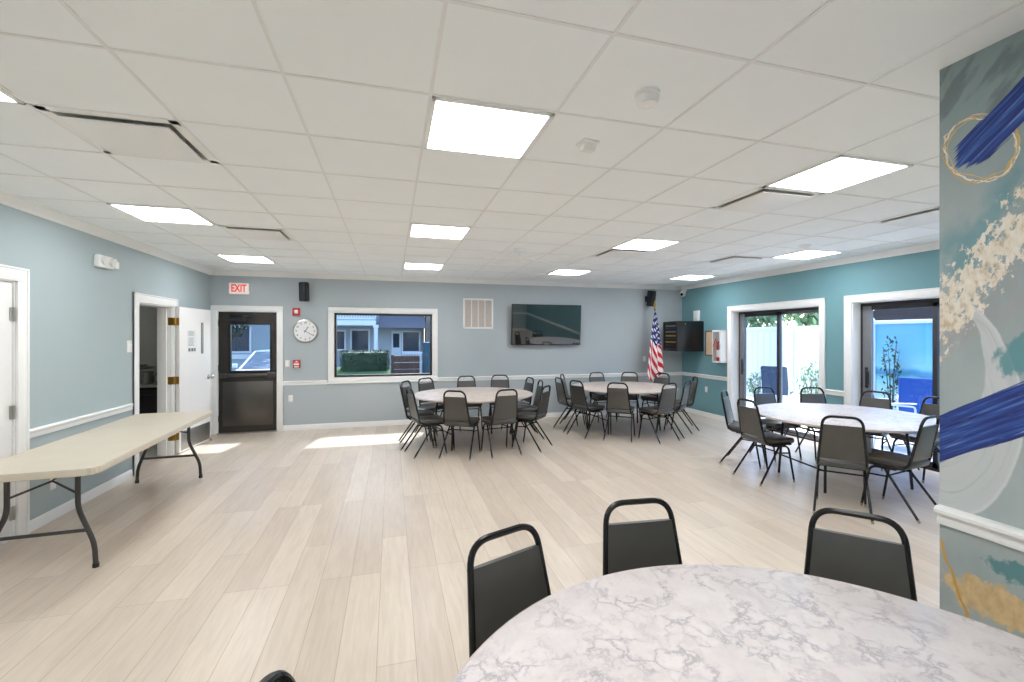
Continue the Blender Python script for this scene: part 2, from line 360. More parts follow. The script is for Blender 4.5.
M = dict(
    floor=floor_mat(), marble=marble_mat(), marble_beige=marble_mat('beige_marble_laminate', (.86, .80, .73)), mural=mural_mat(), sea=sea_mat(), flag=flag_mat(),
    tile=mat('ceiling_tile', (248, 252, 255), .9, var=.012, scale=3, bump=.15, bscale=260, spec=.1),
    grid=mat('ceiling_grid', (236, 237, 238), .6, var=.01),
    wall_back=mat('blue_grey_wall_paint', (177, 186, 191), .6, var=.012, scale=2, bump=.05),
    wall_left=mat('pale_blue_grey_wall_paint', (171, 185, 188), .6, var=.012, scale=2, bump=.05),
    wall_teal=mat('teal_wall_paint', (112, 156, 164), .6, var=.015, scale=2, bump=.05),
    wall_cream=mat('plain_wall_paint', (200, 205, 205), .7, var=.01, scale=2),
    white=mat('white_trim_paint', (244, 244, 243), .4, var=.01, scale=3),
    door_white=mat('white_door_paint', (240, 239, 238), .35, var=.01, scale=2),
    bronze=mat('dark_bronze_metal', (62, 58, 54), .38, .35, var=.08, scale=3),
    bronze2=mat('kick_panel_metal', (98, 94, 90), .30, .8, var=.10, scale=2),
    steel=mat('brushed_steel', (170, 170, 168), .35, .9, var=.08, scale=20),
    nickel=mat('satin_nickel', (178, 176, 170), .3, .9, var=.04),
    brass=mat('brass', (196, 150, 70), .3, .9, var=.06),
    black=mat('black_plastic', (30, 30, 32), .45, var=.1),
    blackframe=mat('black_aluminium', (46, 47, 52), .4, .2, var=.08),
    greyframe=mat('grey_aluminium', (120, 122, 126), .45, .2, var=.05),
    tvscreen=mat('television_screen', (10, 10, 14), .04, var=.05, spec=1.0),
    rackblack=mat('black_enamel', (20, 20, 22), .3, var=.1),
    screen=mat('black_screen', (12, 12, 17), .05, var=.05, spec=1.0),
    vinyl=mat('charcoal_vinyl', (68, 66, 63), .31, spec=.7, var=.10, scale=6, bump=.25, bscale=400),
    tube=mat('black_hammered_steel', (26, 25, 25), .26, .3, var=.12, scale=60),
    glide=mat('tan_leg_glide', (150, 135, 115), .5, var=.05),
    edge=mat('table_edge_band', (200, 190, 182), .5, var=.05),
    ply=mat('plywood_underside', (196, 158, 112), .6, var=.12, scale=5),
    tabletube=mat('black_table_leg_steel', (34, 33, 34), .4, .3, var=.1, scale=40),
    beige=mat('beige_moulded_plastic', (208, 198, 180), .45, var=.025, scale=5, bump=.2, bscale=300),
    greyleg=mat('grey_powder_coated_steel', (72, 70, 68), .4, .4, var=.08),
    paper=mat('white_paper', (235, 236, 238), .7, var=.01),
    ink=mat('grey_ink', (120, 120, 122), .7, var=.05),
    red=mat('red_plastic', (196, 50, 42), .4, var=.05),
    redletter=mat('red_letters', (232, 60, 52), .5, var=.02, emit=(240, 60, 50), estr=.35),
    exitface=mat('exit_face', (245, 232, 225), .5, var=.01, emit=(255, 225, 215), estr=.25),
    lens=mat('white_lens', (245, 243, 240), .2, var=.02),
    cork=mat('cork', (205, 178, 150), .8, var=.15, scale=60),
    plate=mat('white_switch_plate', (236, 236, 234), .35, var=.01),
    tan=mat('tan_filter_cloth', (212, 204, 198), .8, var=.06, scale=30),
    cavity=mat('duct_grey_metal', (205, 204, 200), .6, 0, var=.1),
    dark=mat('dark_cavity', (22, 22, 24), .7, var=.1),
    diffuser=emit_mat('lit_diffuser', (250, 252, 255), PANEL),
    kfill=emit_mat('kitchen_fill_glow', (255, 244, 225), 18.0),  # glow of the unseen lamp added in the kitchen
    asphalt=mat('asphalt', (96, 98, 102), .9, var=.12, scale=30),
    lawn=mat('lawn', (70, 104, 62), .95, var=.3, scale=40),
    leaf=mat('green_leaf', (48, 76, 58), .7, var=.35, scale=30),
    leaf2=mat('pale_leaf', (120, 150, 110), .7, var=.3, scale=30),
    bark=mat('bark', (84, 74, 64), .9, var=.2, scale=20),
    siding=mat('pale_siding', (176, 184, 190), .8, var=.03, scale=3),
    trimw=mat('outdoor_white_trim', (228, 232, 236), .6, var=.02),
    darkwin=mat('dark_window_pane', (44, 56, 76), .1, var=.1),
    roofslate=mat('slate_roof', (112, 110, 118), .8, var=.12, scale=12),
    roofdark=mat('dark_shingle_roof', (26, 27, 32), .9, spec=.05, var=.35, scale=14),
    brownwood=mat('brown_wood', (88, 66, 58), .8, var=.2, scale=8),
    tealbox=mat('dark_teal_metal', (34, 72, 92), .5, var=.08),
    brick=brick_mat('grey_brick', (126, 112, 106), (104, 92, 90), (150, 146, 142)),
    carwhite=mat('white_car_paint', (232, 236, 240), .2, var=.01),
    carglass=mat('car_window', (96, 110, 126), .06, var=.05),
    rubber=mat('tyre_rubber', (28, 28, 28), .8, var=.1),
    concrete=mat('pale_concrete', (205, 203, 198), .9, var=.06, scale=6),
    fence=mat('white_vinyl_fence', (232, 234, 236), .5, var=.015),
    sling=mat('blue_sling_fabric', (48, 92, 176), .8, var=.06, scale=40),
    navy=mat('slate_blue_sling_fabric', (62, 78, 104), .8, var=.06, scale=40),
    yellow=mat('yellow_sail_paint', (232, 196, 70), .7, var=.05),
    g_window=glass('tinted_window_glass', (.44, .50, .54)),
    g_door=glass('door_vision_glass', (.44, .52, .58)),
    g_clear=glass('clear_patio_glass', (.92, .96, .97)),
    g_screened=glass('screened_patio_glass', (.46, .54, .64)),
    g_blue=glass('blue_tinted_patio_glass', (.52, .60, .70)),
)

_tv = M['tvscreen'].node_tree.nodes['Principled BSDF']; _tv.inputs['Coat Weight'].default_value = 1; _tv.inputs['Coat IOR'].default_value = 1.9; _tv.inputs['Coat Roughness'].default_value = .02

# ------------------------------------------------------------------ mesh helpers
def T(x, y, z): return Matrix.Translation((x, y, z))

def add_box(bm, x0, x1, y0, y1, z0, z1, bev=0, mi=0, seg=2, mtx=None):
    r = bmesh.ops.create_cube(bm, size=1)
    vs = r['verts']
    mm = T((x0 + x1) / 2, (y0 + y1) / 2, (z0 + z1) / 2) @ Matrix.Diagonal((abs(x1 - x0), abs(y1 - y0), abs(z1 - z0), 1))
    bmesh.ops.transform(bm, matrix=mm, verts=vs)
    fs = set(f for v in vs for f in v.link_faces)
    for f in fs: f.material_index = mi
    if bev:
        es = list(set(e for v in vs for e in v.link_edges))
        q = bmesh.ops.bevel(bm, geom=es, offset=bev, segments=seg, affect='EDGES', profile=.5, clamp_overlap=True)
        vs = list(set(v for f in q['faces'] for v in f.verts) | set(v for v in vs if v.is_valid))
        for f in q['faces']: f.material_index = mi
    if mtx is not None:
        bmesh.ops.transform(bm, matrix=mtx, verts=[v for v in vs if v.is_valid])
    return vs

def round_path(pts, radii, n=6):
    """polyline with each inner corner rounded"""
    P = [Vector(p) for p in pts]
    out = [P[0]]
    for i in range(1, len(P) - 1):
        r = radii[i] if isinstance(radii, (list, tuple)) else radii
        a = (P[i - 1] - P[i]); b = (P[i + 1] - P[i])
        d = min(r, a.length * .49, b.length * .49)
        p0 = P[i] + a.normalized() * d; p1 = P[i] + b.normalized() * d
        for k in range(n + 1):
            t = k / n
            out.append(p0.lerp(P[i], t).lerp(P[i].lerp(p1, t), t))
    out.append(P[-1])
    return out

def add_tube(bm, pts, r, seg=10, mi=0, r1=None, cap=True, tail=None):
    P = [Vector(p) for p in pts]
    # drop near duplicates
    Q = [P[0]]
    for p in P[1:]:
        if (p - Q[-1]).length > 1e-5: Q.append(p)
    P = Q
    n = len(P)
    tang = []
    for i in range(n):
        t = (P[min(i + 1, n - 1)] - P[max(i - 1, 0)]).normalized(); tang.append(t)
    up = Vector((0, 0, 1)) if abs(tang[0].z) < .9 else Vector((0, 1, 0))
    nrm = (up - tang[0] * up.dot(tang[0])).normalized()
    rings = []
    for i in range(n):
        if i:
            nrm = (nrm - tang[i] * nrm.dot(tang[i])).normalized()
        bi = tang[i].cross(nrm)
        rad = r if r1 is None else r + (r1 - r) * i / (n - 1)
        rings.append([bm.verts.new(P[i] + (nrm * math.cos(2 * PI * k / seg) + bi * math.sin(2 * PI * k / seg)) * rad) for k in range(seg)])
    for i in range(n - 1):
        for k in range(seg):
            f = bm.faces.new((rings[i][k], rings[i + 1][k], rings[i + 1][(k + 1) % seg], rings[i][(k + 1) % seg]))
            f.material_index = tail if (tail is not None and i == n - 2) else mi
    if cap:
        bm.faces.new(rings[0]).material_index = mi
        bm.faces.new(list(reversed(rings[-1]))).material_index = tail if tail is not None else mi

def add_lathe(bm, prof, seg=32, mi=0, mtx=None):
    """prof: (radius, z) pairs, revolved about Z; closed on the axis where radius is 0"""
    rings = []
    for (r, z) in prof:
        if r < 1e-6: rings.append([bm.verts.new((0, 0, z))])
        else: rings.append([bm.verts.new((r * math.cos(2 * PI * k / seg), r * math.sin(2 * PI * k / seg), z)) for k in range(seg)])
    for a, b in zip(rings, rings[1:]):
        for k in range(seg):
            k2 = (k + 1) % seg
            if len(a) == 1 and len(b) == 1: continue
            if len(a) == 1: f = bm.faces.new((a[0], b[k2], b[k]))
            elif len(b) == 1: f = bm.faces.new((a[k], a[k2], b[0]))
            else: f = bm.faces.new((a[k], a[k2], b[k2], b[k]))
            f.material_index = mi
    vs = [v for r in rings for v in r]
    if mtx is not None: bmesh.ops.transform(bm, matrix=mtx, verts=vs)
    return vs

def add_prism(bm, poly, d0, d1, axis='Y', mi=0):
    """closed outline extruded along an axis; outline is (a, b) in the two other axes"""
    def P(a, b, d):
        return {'Y': (a, d, b), 'X': (d, a, b), 'Z': (a, b, d)}[axis]
    A = [bm.verts.new(P(a, b, d0)) for a, b in poly]; B = [bm.verts.new(P(a, b, d1)) for a, b in poly]
    n = len(poly)
    fs = [bm.faces.new(A), bm.faces.new(list(reversed(B)))]
    for i in range(n): fs.append(bm.faces.new((A[i], B[i], B[(i + 1) % n], A[(i + 1) % n])))
    for f in fs: f.material_index = mi
    return A + B

def obj(name, bm, mats, parent=None, smooth=35, loc=None):
    bmesh.ops.recalc_face_normals(bm, faces=bm.faces)
    me = bpy.data.meshes.new(name); bm.to_mesh(me); bm.free()
    for m in (mats if isinstance(mats, (list, tuple)) else [mats]): me.materials.append(m)
    if smooth:
        me.polygons.foreach_set('use_smooth', [True] * len(me.polygons))
        me.set_sharp_from_angle(angle=math.radians(smooth))
    o = bpy.data.objects.new(name, me); COL.objects.link(o)
    if parent is not None: o.parent = parent
    if loc is not None: o.location = loc
    return o

def B(): return bmesh.new()

def tag(o, label, cat, group=None, kind=None):
    o['label'] = label; o['category'] = cat
    if group: o['group'] = group
    if kind: o['kind'] = kind
    return o

def thing(name, label, cat, loc=(0, 0, 0), rz=0, group=None, kind=None):
    o = bpy.data.objects.new(name, None); COL.objects.link(o)
    o.empty_display_size = .1
    o.location = loc; o.rotation_euler = (0, 0, rz)
    return tag(o, label, cat, group, kind)

def dup(root, loc, rz, label):
    r = root.copy(); COL.objects.link(r); r.location = loc; r.rotation_euler = (0, 0, rz); r['label'] = label
    for ch in list(root.children):
        c = ch.copy(); COL.objects.link(c); c.parent = r
        for g in ch.children:
            d = g.copy(); COL.objects.link(d); d.parent = c
    return r

def box_obj(name, m, parent, *dims, bev=0, smooth=35):
    bm = B(); add_box(bm, *dims, bev=bev); return obj(name, bm, m, parent, smooth)

def text_bm(bm, body, size, mtx, depth=.001, mi=0, bold=0):
    cu = bpy.data.curves.new('lettering', 'FONT'); cu.body = body; cu.size = size
    cu.align_x = 'CENTER'; cu.align_y = 'CENTER'; cu.extrude = depth; cu.offset = bold
    cu.resolution_u = 3
    o = bpy.data.objects.new('lettering', cu); COL.objects.link(o)
    dg = bpy.context.evaluated_depsgraph_get(); dg.update()
    me = bpy.data.meshes.new_from_object(o.evaluated_get(dg))
    bpy.data.objects.remove(o); bpy.data.curves.remove(cu)
    me.transform(mtx)
    n = len(bm.faces); bm.from_mesh(me); bm.faces.ensure_lookup_table()
    for f in bm.faces[n:]: f.material_index = mi
    bpy.data.meshes.remove(me)

# ------------------------------------------------------------------ the room
XL, XR, YB, YF, H = -2.889, 6.148, 8.731, -3.6, 2.727
MX, MY = 2.187, 1.353                 # the mural partition: face and end
U0, V0, TS = -1.0468, 2.126, .6096    # ceiling grid origin and tile
def struct(o, label=None, cat=None):
    o['kind'] = 'structure'
    if label: o['label'] = label; o['category'] = cat
    return o

bm = B(); add_box(bm, XL - .17, XR + .25, YF - .15, YB + .17, -.12, 0)
struct(obj('floor', bm, M['floor'], None, 0), 'pale whitewashed oak plank floor', 'floor')

def wall(name, m, axis, c0, c1, u0, u1, z0, z1, holes, label):
    """a wall slab with rectangular openings, as one mesh"""
    us = sorted({u0, u1, *[h[0] for h in holes], *[h[1] for h in holes]})
    zs = sorted({z0, z1, *[h[2] for h in holes], *[h[3] for h in holes]})
    bm = B()
    for a, b in zip(us, us[1:]):
        for c, d in zip(zs, zs[1:]):
            if any(h[0] <= (a + b) / 2 <= h[1] and h[2] <= (c + d) / 2 <= h[3] for h in holes): continue
            if axis == 'X': add_box(bm, c0, c1, a, b, c, d)
            else: add_box(bm, a, b, c0, c1, c, d)
    bmesh.ops.remove_doubles(bm, verts=bm.verts, dist=1e-5)
    return struct(obj(name, bm, m, None, 0), label, 'wall')

TOP = H + .12
WIN = (-.985, .745, .89, 2.055)       # picture window opening
D1H = (-2.79, -1.885, 0, 2.055)      # exit door opening
KD = (6.463, 7.36, 0, 2.03)           # kitchen doorway (on the left wall)
CD = (3.70, 4.63, 0, 2.065)          # closet door
PD1 = (5.36, 7.19, 0, 2.095)          # patio doors (on the teal wall)
PD2 = (3.03, 4.86, 0, 2.095)
wall('wall_back', M['wall_back'], 'Y', YB, YB + .17, XL - .17, XR + .25, 0, TOP, [WIN, D1H], 'blue-grey painted wall with the window and television')
wall('wall_left', M['wall_left'], 'X', XL - .17, XL, YF, YB, 0, TOP, [KD, CD], 'pale blue-grey wall behind the long folding table')
wall('wall_right', M['wall_teal'], 'X', XR, XR + .25, YF, YB, 0, TOP, [PD1, PD2], 'teal painted wall with the two patio doors')
wall('wall_front', M['wall_left'], 'Y', YF - .15, YF, XL - .17, XR + .25, 0, TOP, [], 'blue-grey wall behind the camera')
bm = B(); add_box(bm, MX, MX + .14, -1.3, MY, 0, H)
mural = struct(obj('wall_mural', bm, M['mural'], None, 0), 'partition wall painted with a blue, white and gold abstract mural', 'wall')

# ceiling: tiles with openings for the air diffusers
VENTS = [(-1, 1), (-1, 5), (6, 1), (9, 1), (6, 5), (9, 5)]
LIGHTS = [(c, r) for c in (-2, 2, 6, 10) for r in (8, 4, 0, -4, -8)]
def gx(c): return U0 + c * TS
def gy(r): return V0 + r * TS
bm = B()
cols = [XL] + [gx(c) for c in range(-3, 12) if XL < gx(c) < XR] + [XR]
rows = [YF] + [gy(r) for r in range(-9, 11) if YF < gy(r) < YB] + [YB]
for a, b in zip(cols, cols[1:]):
    for c, d in zip(rows, rows[1:]):
        ci = math.floor(((a + b) / 2 - U0) / TS); ri = math.floor(((c + d) / 2 - V0) / TS)
        if (ci, ri) in VENTS and b - a > .55 and d - c > .40: continue
        bm.faces.new([bm.verts.new(p) for p in ((a, c, H), (a, d, H), (b, d, H), (b, c, H))])
bmesh.ops.remove_doubles(bm, verts=bm.verts, dist=1e-4)
struct(obj('ceiling', bm, M['tile'], None, 0), 'white suspended tile ceiling', 'ceiling')
bm = B()
for c in range(-3, 12):
    if XL + .05 < gx(c) < XR: add_box(bm, gx(c) - .0075, gx(c) + .0075, YF, YB, H - .004, H + .02)
for r in range(-9, 11):
    if YF < gy(r) < YB: add_box(bm, XL, XR, gy(r) - .0075, gy(r) + .0075, H - .0035, H + .019)
struct(obj('trim_1', bm, M['grid'], None, 0), 'grey-white metal grid between the ceiling tiles', 'trim')
bm = B(); add_box(bm, XL - .17, XR + .25, YF - .15, YB + .17, TOP + .15, TOP + .27)  # unseen slab added to keep sun from leaking in above the ceiling
struct(obj('ceiling_sun_block', bm, M['asphalt'], None, 0), 'unseen flat roof slab added over the hall to block the sun', 'roof')

# mouldings: profile (distance out from wall, z) swept along each wall
CROWN = [(0, H), (.075, H), (.075, H - .014), (.062, H - .02), (.048, H - .042), (.026, H - .058), (.018, H - .072), (.010, H - .084), (0, H - .084)]
RAIL = [(0, .778), (.012, .778), (.016, .79), (.016, .815), (.026, .828), (.028, .842), (.018, .852), (0, .854)]
BASE = [(0, 0), (.016, 0), (.016, .075), (.010, .088), (0, .092)]
def moulding(bm, prof, side, a, b):
    if side == 'back': add_prism(bm, [(YB - d, z) for d, z in prof], a, b, 'X')
    if side == 'left': add_prism(bm, [(XL + d, z) for d, z in prof], a, b, 'Y')
    if side == 'right': add_prism(bm, [(XR - d, z) for d, z in prof], a, b, 'Y')
    if side == 'front': add_prism(bm, [(YF + d, z) for d, z in prof], a, b, 'X')
GAP = dict(back=[(-2.87, -1.797)], left=[(3.59, 4.74), (6.322, 7.501)], right=[(2.93, 4.963), (5.257, 7.29)], front=[])
def runs(side, extra=()):
    lo, hi = (XL, XR) if side in ('back', 'front') else (YF, YB)
    out = []; p = lo
    for a, b in sorted(GAP[side] + list(extra)):
        if a > p: out.append((p, a))
        p = b
    out.append((p, hi)); return out
n = 2
for side in ('back', 'left', 'right', 'front'):
    bm = B(); lo, hi = (XL, XR) if side in ('back', 'front') else (YF, YB)
    moulding(bm, CROWN, side, lo, hi)
    struct(obj('trim_%d' % n, bm, M['white'], None, 30), 'white crown moulding along the %s wall' % side, 'trim'); n += 1
    bm = B()
    for a, b in runs(side, [(-1.09, .835)] if side == 'back' else []): moulding(bm, RAIL, side, a, b)
    struct(obj('trim_%d' % n, bm, M['white'], None, 30), 'white chair rail along the %s wall' % side, 'trim'); n += 1
    bm = B()
    for a, b in runs(side): moulding(bm, BASE, side, a, b)
    struct(obj('baseboard_%s' % side, bm, M['white'], None, 30), 'white baseboard along the %s wall' % side, 'baseboard')
# the heavier rail on the mural partition, wrapping its end
bm = B()
RM = [(0, .850), (.014, .850), (.018, .866), (.014, .880), (.022, .892), (.036, .900), (.036, .912), (.024, .924), (0, .926)]
add_prism(bm, [(MX - d, z) for d, z in RM], -1.3, MY, 'Y')
struct(obj('trim_%d' % n, bm, M['white'], None, 30), 'white moulded chair rail across the mural', 'trim'); n += 1
bm = B(); add_prism(bm, [(MX - d, z) for d, z in BASE], -1.3, MY, 'Y')
struct(obj('baseboard_mural', bm, M['white'], None, 30), 'white baseboard under the mural', 'baseboard')

def casing(bm, side, a, b, z1, w=.095, z0=0, sill=False, t=.02, mi=0):
    """flat casing boards around an opening a..b, up to z1, with a raised outer lip"""
    def bx(u0, u1, za, zb, tt):
        if side == 'back': add_box(bm, u0, u1, YB - tt, YB, za, zb, bev=.003, mi=mi)
        if side == 'left': add_box(bm, XL, XL + tt, u0, u1, za, zb, bev=.003, mi=mi)
        if side == 'right': add_box(bm, XR - tt, XR, u0, u1, za, zb, bev=.003, mi=mi)
    bx(a - w, a, z0, z1, t); bx(b, b + w, z0, z1, t); bx(a - w, b + w, z1, z1 + w, t)
    lip = .018
    bx(a - w, a - w + lip, z0, z1 + w - lip, t + .008); bx(b + w - lip, b + w, z0, z1 + w - lip, t + .008); bx(a - w, b + w, z1 + w - lip, z1 + w, t + .008)
    if sill:
        bx(a - w, b + w, z0 - w, z0, t); bx(a - w - .01, b + w + .01, z0 - w - .012, z0 - w + .012, t + .012)

# ------------------------------------------------------------------ picture window (back wall)
w = thing('window_1', 'wide picture window with white casing and black frame', 'window', kind='structure')
bm = B(); a, b, c, d = WIN
casing(bm, 'back', a, b, d, w=.09, z0=c, sill=True)
for q in ((a, a + .012, c, d), (b - .012, b, c, d), (a, b, c, c + .012), (a, b, d - .012, d)): add_box(bm, q[0], q[1], YB - .005, YB + .17, q[2], q[3])
obj('casing', bm, M['white'], w)
bm = B()
for q in ((a + .012, a + .048, c + .012, d - .012), (b - .048, b - .012, c + .012, d - .012), (a + .012, b - .012, c + .012, c + .048), (a + .012, b - .012, d - .048, d - .012)):
    add_box(bm, q[0], q[1], YB - .012, YB + .06, q[2], q[3], bev=.004)
obj('sash_frame', bm, M['black'], w)
box_obj('pane', M['g_window'], w, a + .045, b - .045, YB + .042, YB + .048, c + .045, d - .045, smooth=0)

# ------------------------------------------------------------------ exit door (back wall)
a, b, c, d = D1H
w = thing('door_1', 'dark bronze exit door with a glazed upper half', 'door', kind='structure')
bm = B(); casing(bm, 'back', a, b, d, w=.09)
for q in ((a, a + .012), (b - .012, b)): add_box(bm, q[0], q[1], YB, YB + .17, 0, d)
add_box(bm, a, b, YB, YB + .17, d - .012, d)
obj('casing', bm, M['white'], w)
gz0, gz1, ga, gb = 1.045, 1.83, -2.60, -2.00
bm = B()
la, lb, lt = a + .014, b - .014, d - .015
for q in ((la, ga, .008, lt), (gb, lb, .008, lt), (ga, gb, .008, gz0), (ga, gb, gz1, lt)): add_box(bm, q[0], q[1], YB + .02, YB + .065, q[2], q[3])
bmesh.ops.remove_doubles(bm, verts=bm.verts, dist=1e-5)
leaf = obj('leaf', bm, M['bronze'], w, 0)
bm = B()
for q in ((ga - .03, ga + .005, gz0 - .03, gz1 + .03), (gb - .005, gb + .03, gz0 - .03, gz1 + .03), (ga, gb, gz0 - .03, gz0 + .005), (ga, gb, gz1 - .005, gz1 + .03)): add_box(bm, q[0], q[1], YB + .010, YB + .07, q[2], q[3], bev=.004)
obj('glazing_bead', bm, M['black'], leaf)
box_obj('pane', M['g_door'], leaf, ga, gb, YB + .036, YB + .042, gz0, gz1, smooth=0)
bm = B(); add_box(bm, la + .06, lb - .06, YB + .012, YB + .02, .12, .86, bev=.003)
obj('kick_plate', bm, M['bronze2'], leaf)
bm = B()
add_box(bm, la + .02, lb - .02, YB - .03, YB + .0, .945, 1.0, bev=.008)
add_box(bm, la + .02, la + .12, YB - .035, YB + .02, .93, 1.01, bev=.008); add_box(bm, lb - .14, lb - .01, YB - .04, YB + .02, .925, 1.02, bev=.01)
obj('push_bar', bm, M['bronze2'], leaf)
bm = B(); add_box(bm, ga - .02, ga + .27, YB - .04, YB + .02, 1.875, 1.935, bev=.01)
add_tube(bm, round_path([(ga + .05, YB - .03, 1.95), (ga + .22, YB - .14, 1.955), (ga + .38, YB - .01, 1.99)], .02, 3), .011, 8)
add_box(bm, ga - .03, ga + .36, YB - .006, YB + .02, 1.985, 2.01, bev=.004)
obj('door_closer', bm, M['blackframe'], leaf)
bm = B()
for z in (.25, 1.1, 1.85): add_tube(bm, [(la - .004, YB + .012, z - .05), (la - .004, YB + .012, z + .05)], .009, 8)
obj('hinge', bm, M['bronze'], w)
bm = B(); add_box(bm, a, b, YB - .04, YB + .17, 0, .012, bev=.004)
obj('threshold', bm, M['steel'], w)

# ------------------------------------------------------------------ closet door (left wall, near)
a, b, c, d = CD
w = thing('door_2', 'closed white door with satin hinges at the near end of the pale wall', 'door', kind='structure')
bm = B(); casing(bm, 'left', a, b, d, w=.11)
for q in ((a, a + .012), (b - .012, b)): add_box(bm, XL - .17, XL, q[0], q[1], 0, d)
add_box(bm, XL - .17, XL, a, b, d - .012, d)
obj('casing', bm, M['white'], w)
bm = B(); add_box(bm, XL - .055, XL - .01, a + .016, b - .016, .01, d - .016, bev=.002)
leaf = obj('leaf', bm, M['door_white'], w)
for z in (.22, 1.02, 1.80):
    bm = B(); add_tube(bm, [(XL - .001, b - .012, z - .055), (XL - .001, b - .012, z + .055)], .009, 10)
    add_box(bm, XL - .008, XL - .002, b - .045, b - .012, z - .052, z + .052)
    obj('hinge', bm, M['nickel'], w)
bm = B(); add_lathe(bm, [(0, .0), (.03, 0), (.03, .008), (.012, .012), (.012, .04), (.027, .05), (.027, .065), (.012, .075), (0, .076)], 20, mtx=T(XL - .01, a + .08, .95) @ Matrix.Rotation(PI / 2, 4, 'Y'))
obj('knob', bm, M['nickel'], leaf)

# ------------------------------------------------------------------ kitchen doorway with its door swung open against the wall
a, b, c, d = KD
w = thing('door_3', 'white door swung wide open beside the dark kitchen doorway', 'door', kind='structure')
bm = B(); casing(bm, 'left', a, b, d, w=.11)
for q in ((a, a + .015), (b - .015, b)): add_box(bm, XL - .17, XL, q[0], q[1], 0, d)
add_box(bm, XL - .17, XL, a, b, d - .015, d)
add_box(bm, XL - .12, XL - .06, b - .035, b - .015, 0, d - .015); add_box(bm, XL - .12, XL - .06, a + .015, a + .035, 0, d - .015)
obj('casing', bm, M['white'], w)
# leaf local: hinge at origin, runs along +Y, thickness toward +X
lw = .87
lf = bpy.data.objects.new('leaf_pivot', None)
bm = B()
vg = (.59, .625, 1.38, 1.82)    # narrow vision slot
for q in ((0, vg[0], .012, 2.035), (vg[1], lw, .012, 2.035), (vg[0], vg[1], .012, vg[2]), (vg[0], vg[1], vg[3], 2.035)): add_box(bm, 0, .044, q[0], q[1], q[2], q[3])
bmesh.ops.remove_doubles(bm, verts=bm.verts, dist=1e-5)
leaf = obj('leaf', bm, M['door_white'], w, 0)
leaf.location = (XL + .034, b + .02, 0); leaf.rotation_euler = (0, 0, -math.radians(5.8))
bpy.data.objects.remove(lf)
bm = B()
add_box(bm, .01, .034, vg[0], vg[1], vg[2], vg[3])
obj('vision_pane', bm, M['carglass'], leaf, 0)
bm = B()
for q in ((vg[0] - .012, vg[0], vg[2] - .012, vg[3] + .012), (vg[1], vg[1] + .012, vg[2] - .012, vg[3] + .012), (vg[0], vg[1], vg[2] - .012, vg[2]), (vg[0], vg[1], vg[3], vg[3] + .012)): add_box(bm, .044, .05, *q)
obj('vision_frame', bm, M['greyframe'], leaf, 0)
bm = B(); add_box(bm, .044, .047, .04, lw - .03, .04, .30, bev=.001)
obj('kick_plate', bm, M['steel'], leaf)
bm = B(); mt = T(.044, lw - .07, 1.0) @ Matrix.Rotation(PI / 2, 4, 'Y')
add_lathe(bm, [(0, 0), (.033, 0), (.033, .008), (.012, .012), (.012, .042), (.027, .05), (.029, .062), (.02, .075), (0, .078)], 20, mtx=mt)
obj('knob', bm, M['nickel'], leaf)
bm = B()
add_box(bm, .044, .0455, .20, .45, 1.38, 1.72, mi=0)
for k in range(14):
    z = 1.70 - k * .0155
    if k in (5,): continue
    add_box(bm, .0455, .0459, .225, .225 + random.uniform(.13, .2), z - .005, z, mi=1)
for q in ((.225, .28), (.30, .36), (.375, .42)): add_box(bm, .0455, .0459, q[0], q[1], 1.41, 1.455, mi=1)
obj('paper_notice', bm, [M['paper'], M['ink']], leaf, 0)['label'] = 'printed paper notice'
bm = B(); add_tube(bm, [(.046, lw - .05, .03), (.075, lw - .05, .03)], .006, 8); add_tube(bm, [(.075, lw - .05, .0305), (.075, lw - .05, .004)], .010, 10)
obj('door_stop', bm, M['nickel'], leaf)
for z in (.25, 1.02, 1.83):
    bm = B(); add_tube(bm, [(XL + .03, b + .006, z - .055), (XL + .03, b + .006, z + .055)], .011, 10)
    add_box(bm, XL - .045, XL + .024, b - .0185, b - .0145, z - .052, z + .052); add_box(bm, XL + .03, XL + .074, b + .0155, b + .0195, z - .052, z + .052)
    h = obj('hinge', bm, M['brass'], w); h['label'] = 'brass hinge'

# kitchen beyond: a dim room with counter, pots and trays
KX0, KY0 = -6.2, 5.2
bm = B()
add_box(bm, KX0 - .1, KX0, KY0, YB + .1, 0, 2.75); add_box(bm, KX0, XL - .17, KY0 - .1, KY0, 0, 2.75); add_box(bm, KX0, XL - .17, YB, YB + .1, 0, 2.75)
struct(obj('wall_kitchen', bm, M['wall_cream'], None, 0), 'pale wall of the dim kitchen beyond the doorway', 'wall')
bm = B(); add_box(bm, KX0, XL - .17, KY0, YB, 2.7, 2.75); struct(obj('ceiling_kitchen', bm, M['tile'], None, 0), 'kitchen ceiling', 'ceiling')
bm = B(); add_box(bm, KX0, XL - .17, KY0, YB, -.12, 0); struct(obj('floor_kitchen', bm, M['concrete'], None, 0), 'pale kitchen floor seen under the table', 'floor')
t = thing('kitchen_fill_light', 'unseen fill lamp added to brighten the kitchen beyond the doorway', 'ceiling light', (-4.4, 7.4, 2.70))  # added out of view so the kitchen items are not too dark
bm = B(); add_box(bm, -.16, .16, -.16, .16, -.03, 0, bev=.01); obj('housing', bm, M['white'], t)
bm = B(); add_box(bm, -.14, .14, -.14, .14, -.036, -.029); obj('diffuser', bm, M['kfill'], t, 0)
k = thing('kitchen_counter', 'steel kitchen counter with dark shelves seen through the open doorway', 'counter', (-4.2, 8.35, 0))
bm = B(); add_box(bm, -.9, .9, -.33, .33, .87, .91, bev=.006); obj('worktop', bm, M['steel'], k)
bm = B(); add_box(bm, -.88, .88, -.28, .30, .10, .86, bev=.004); obj('cabinet', bm, M['dark'], k)
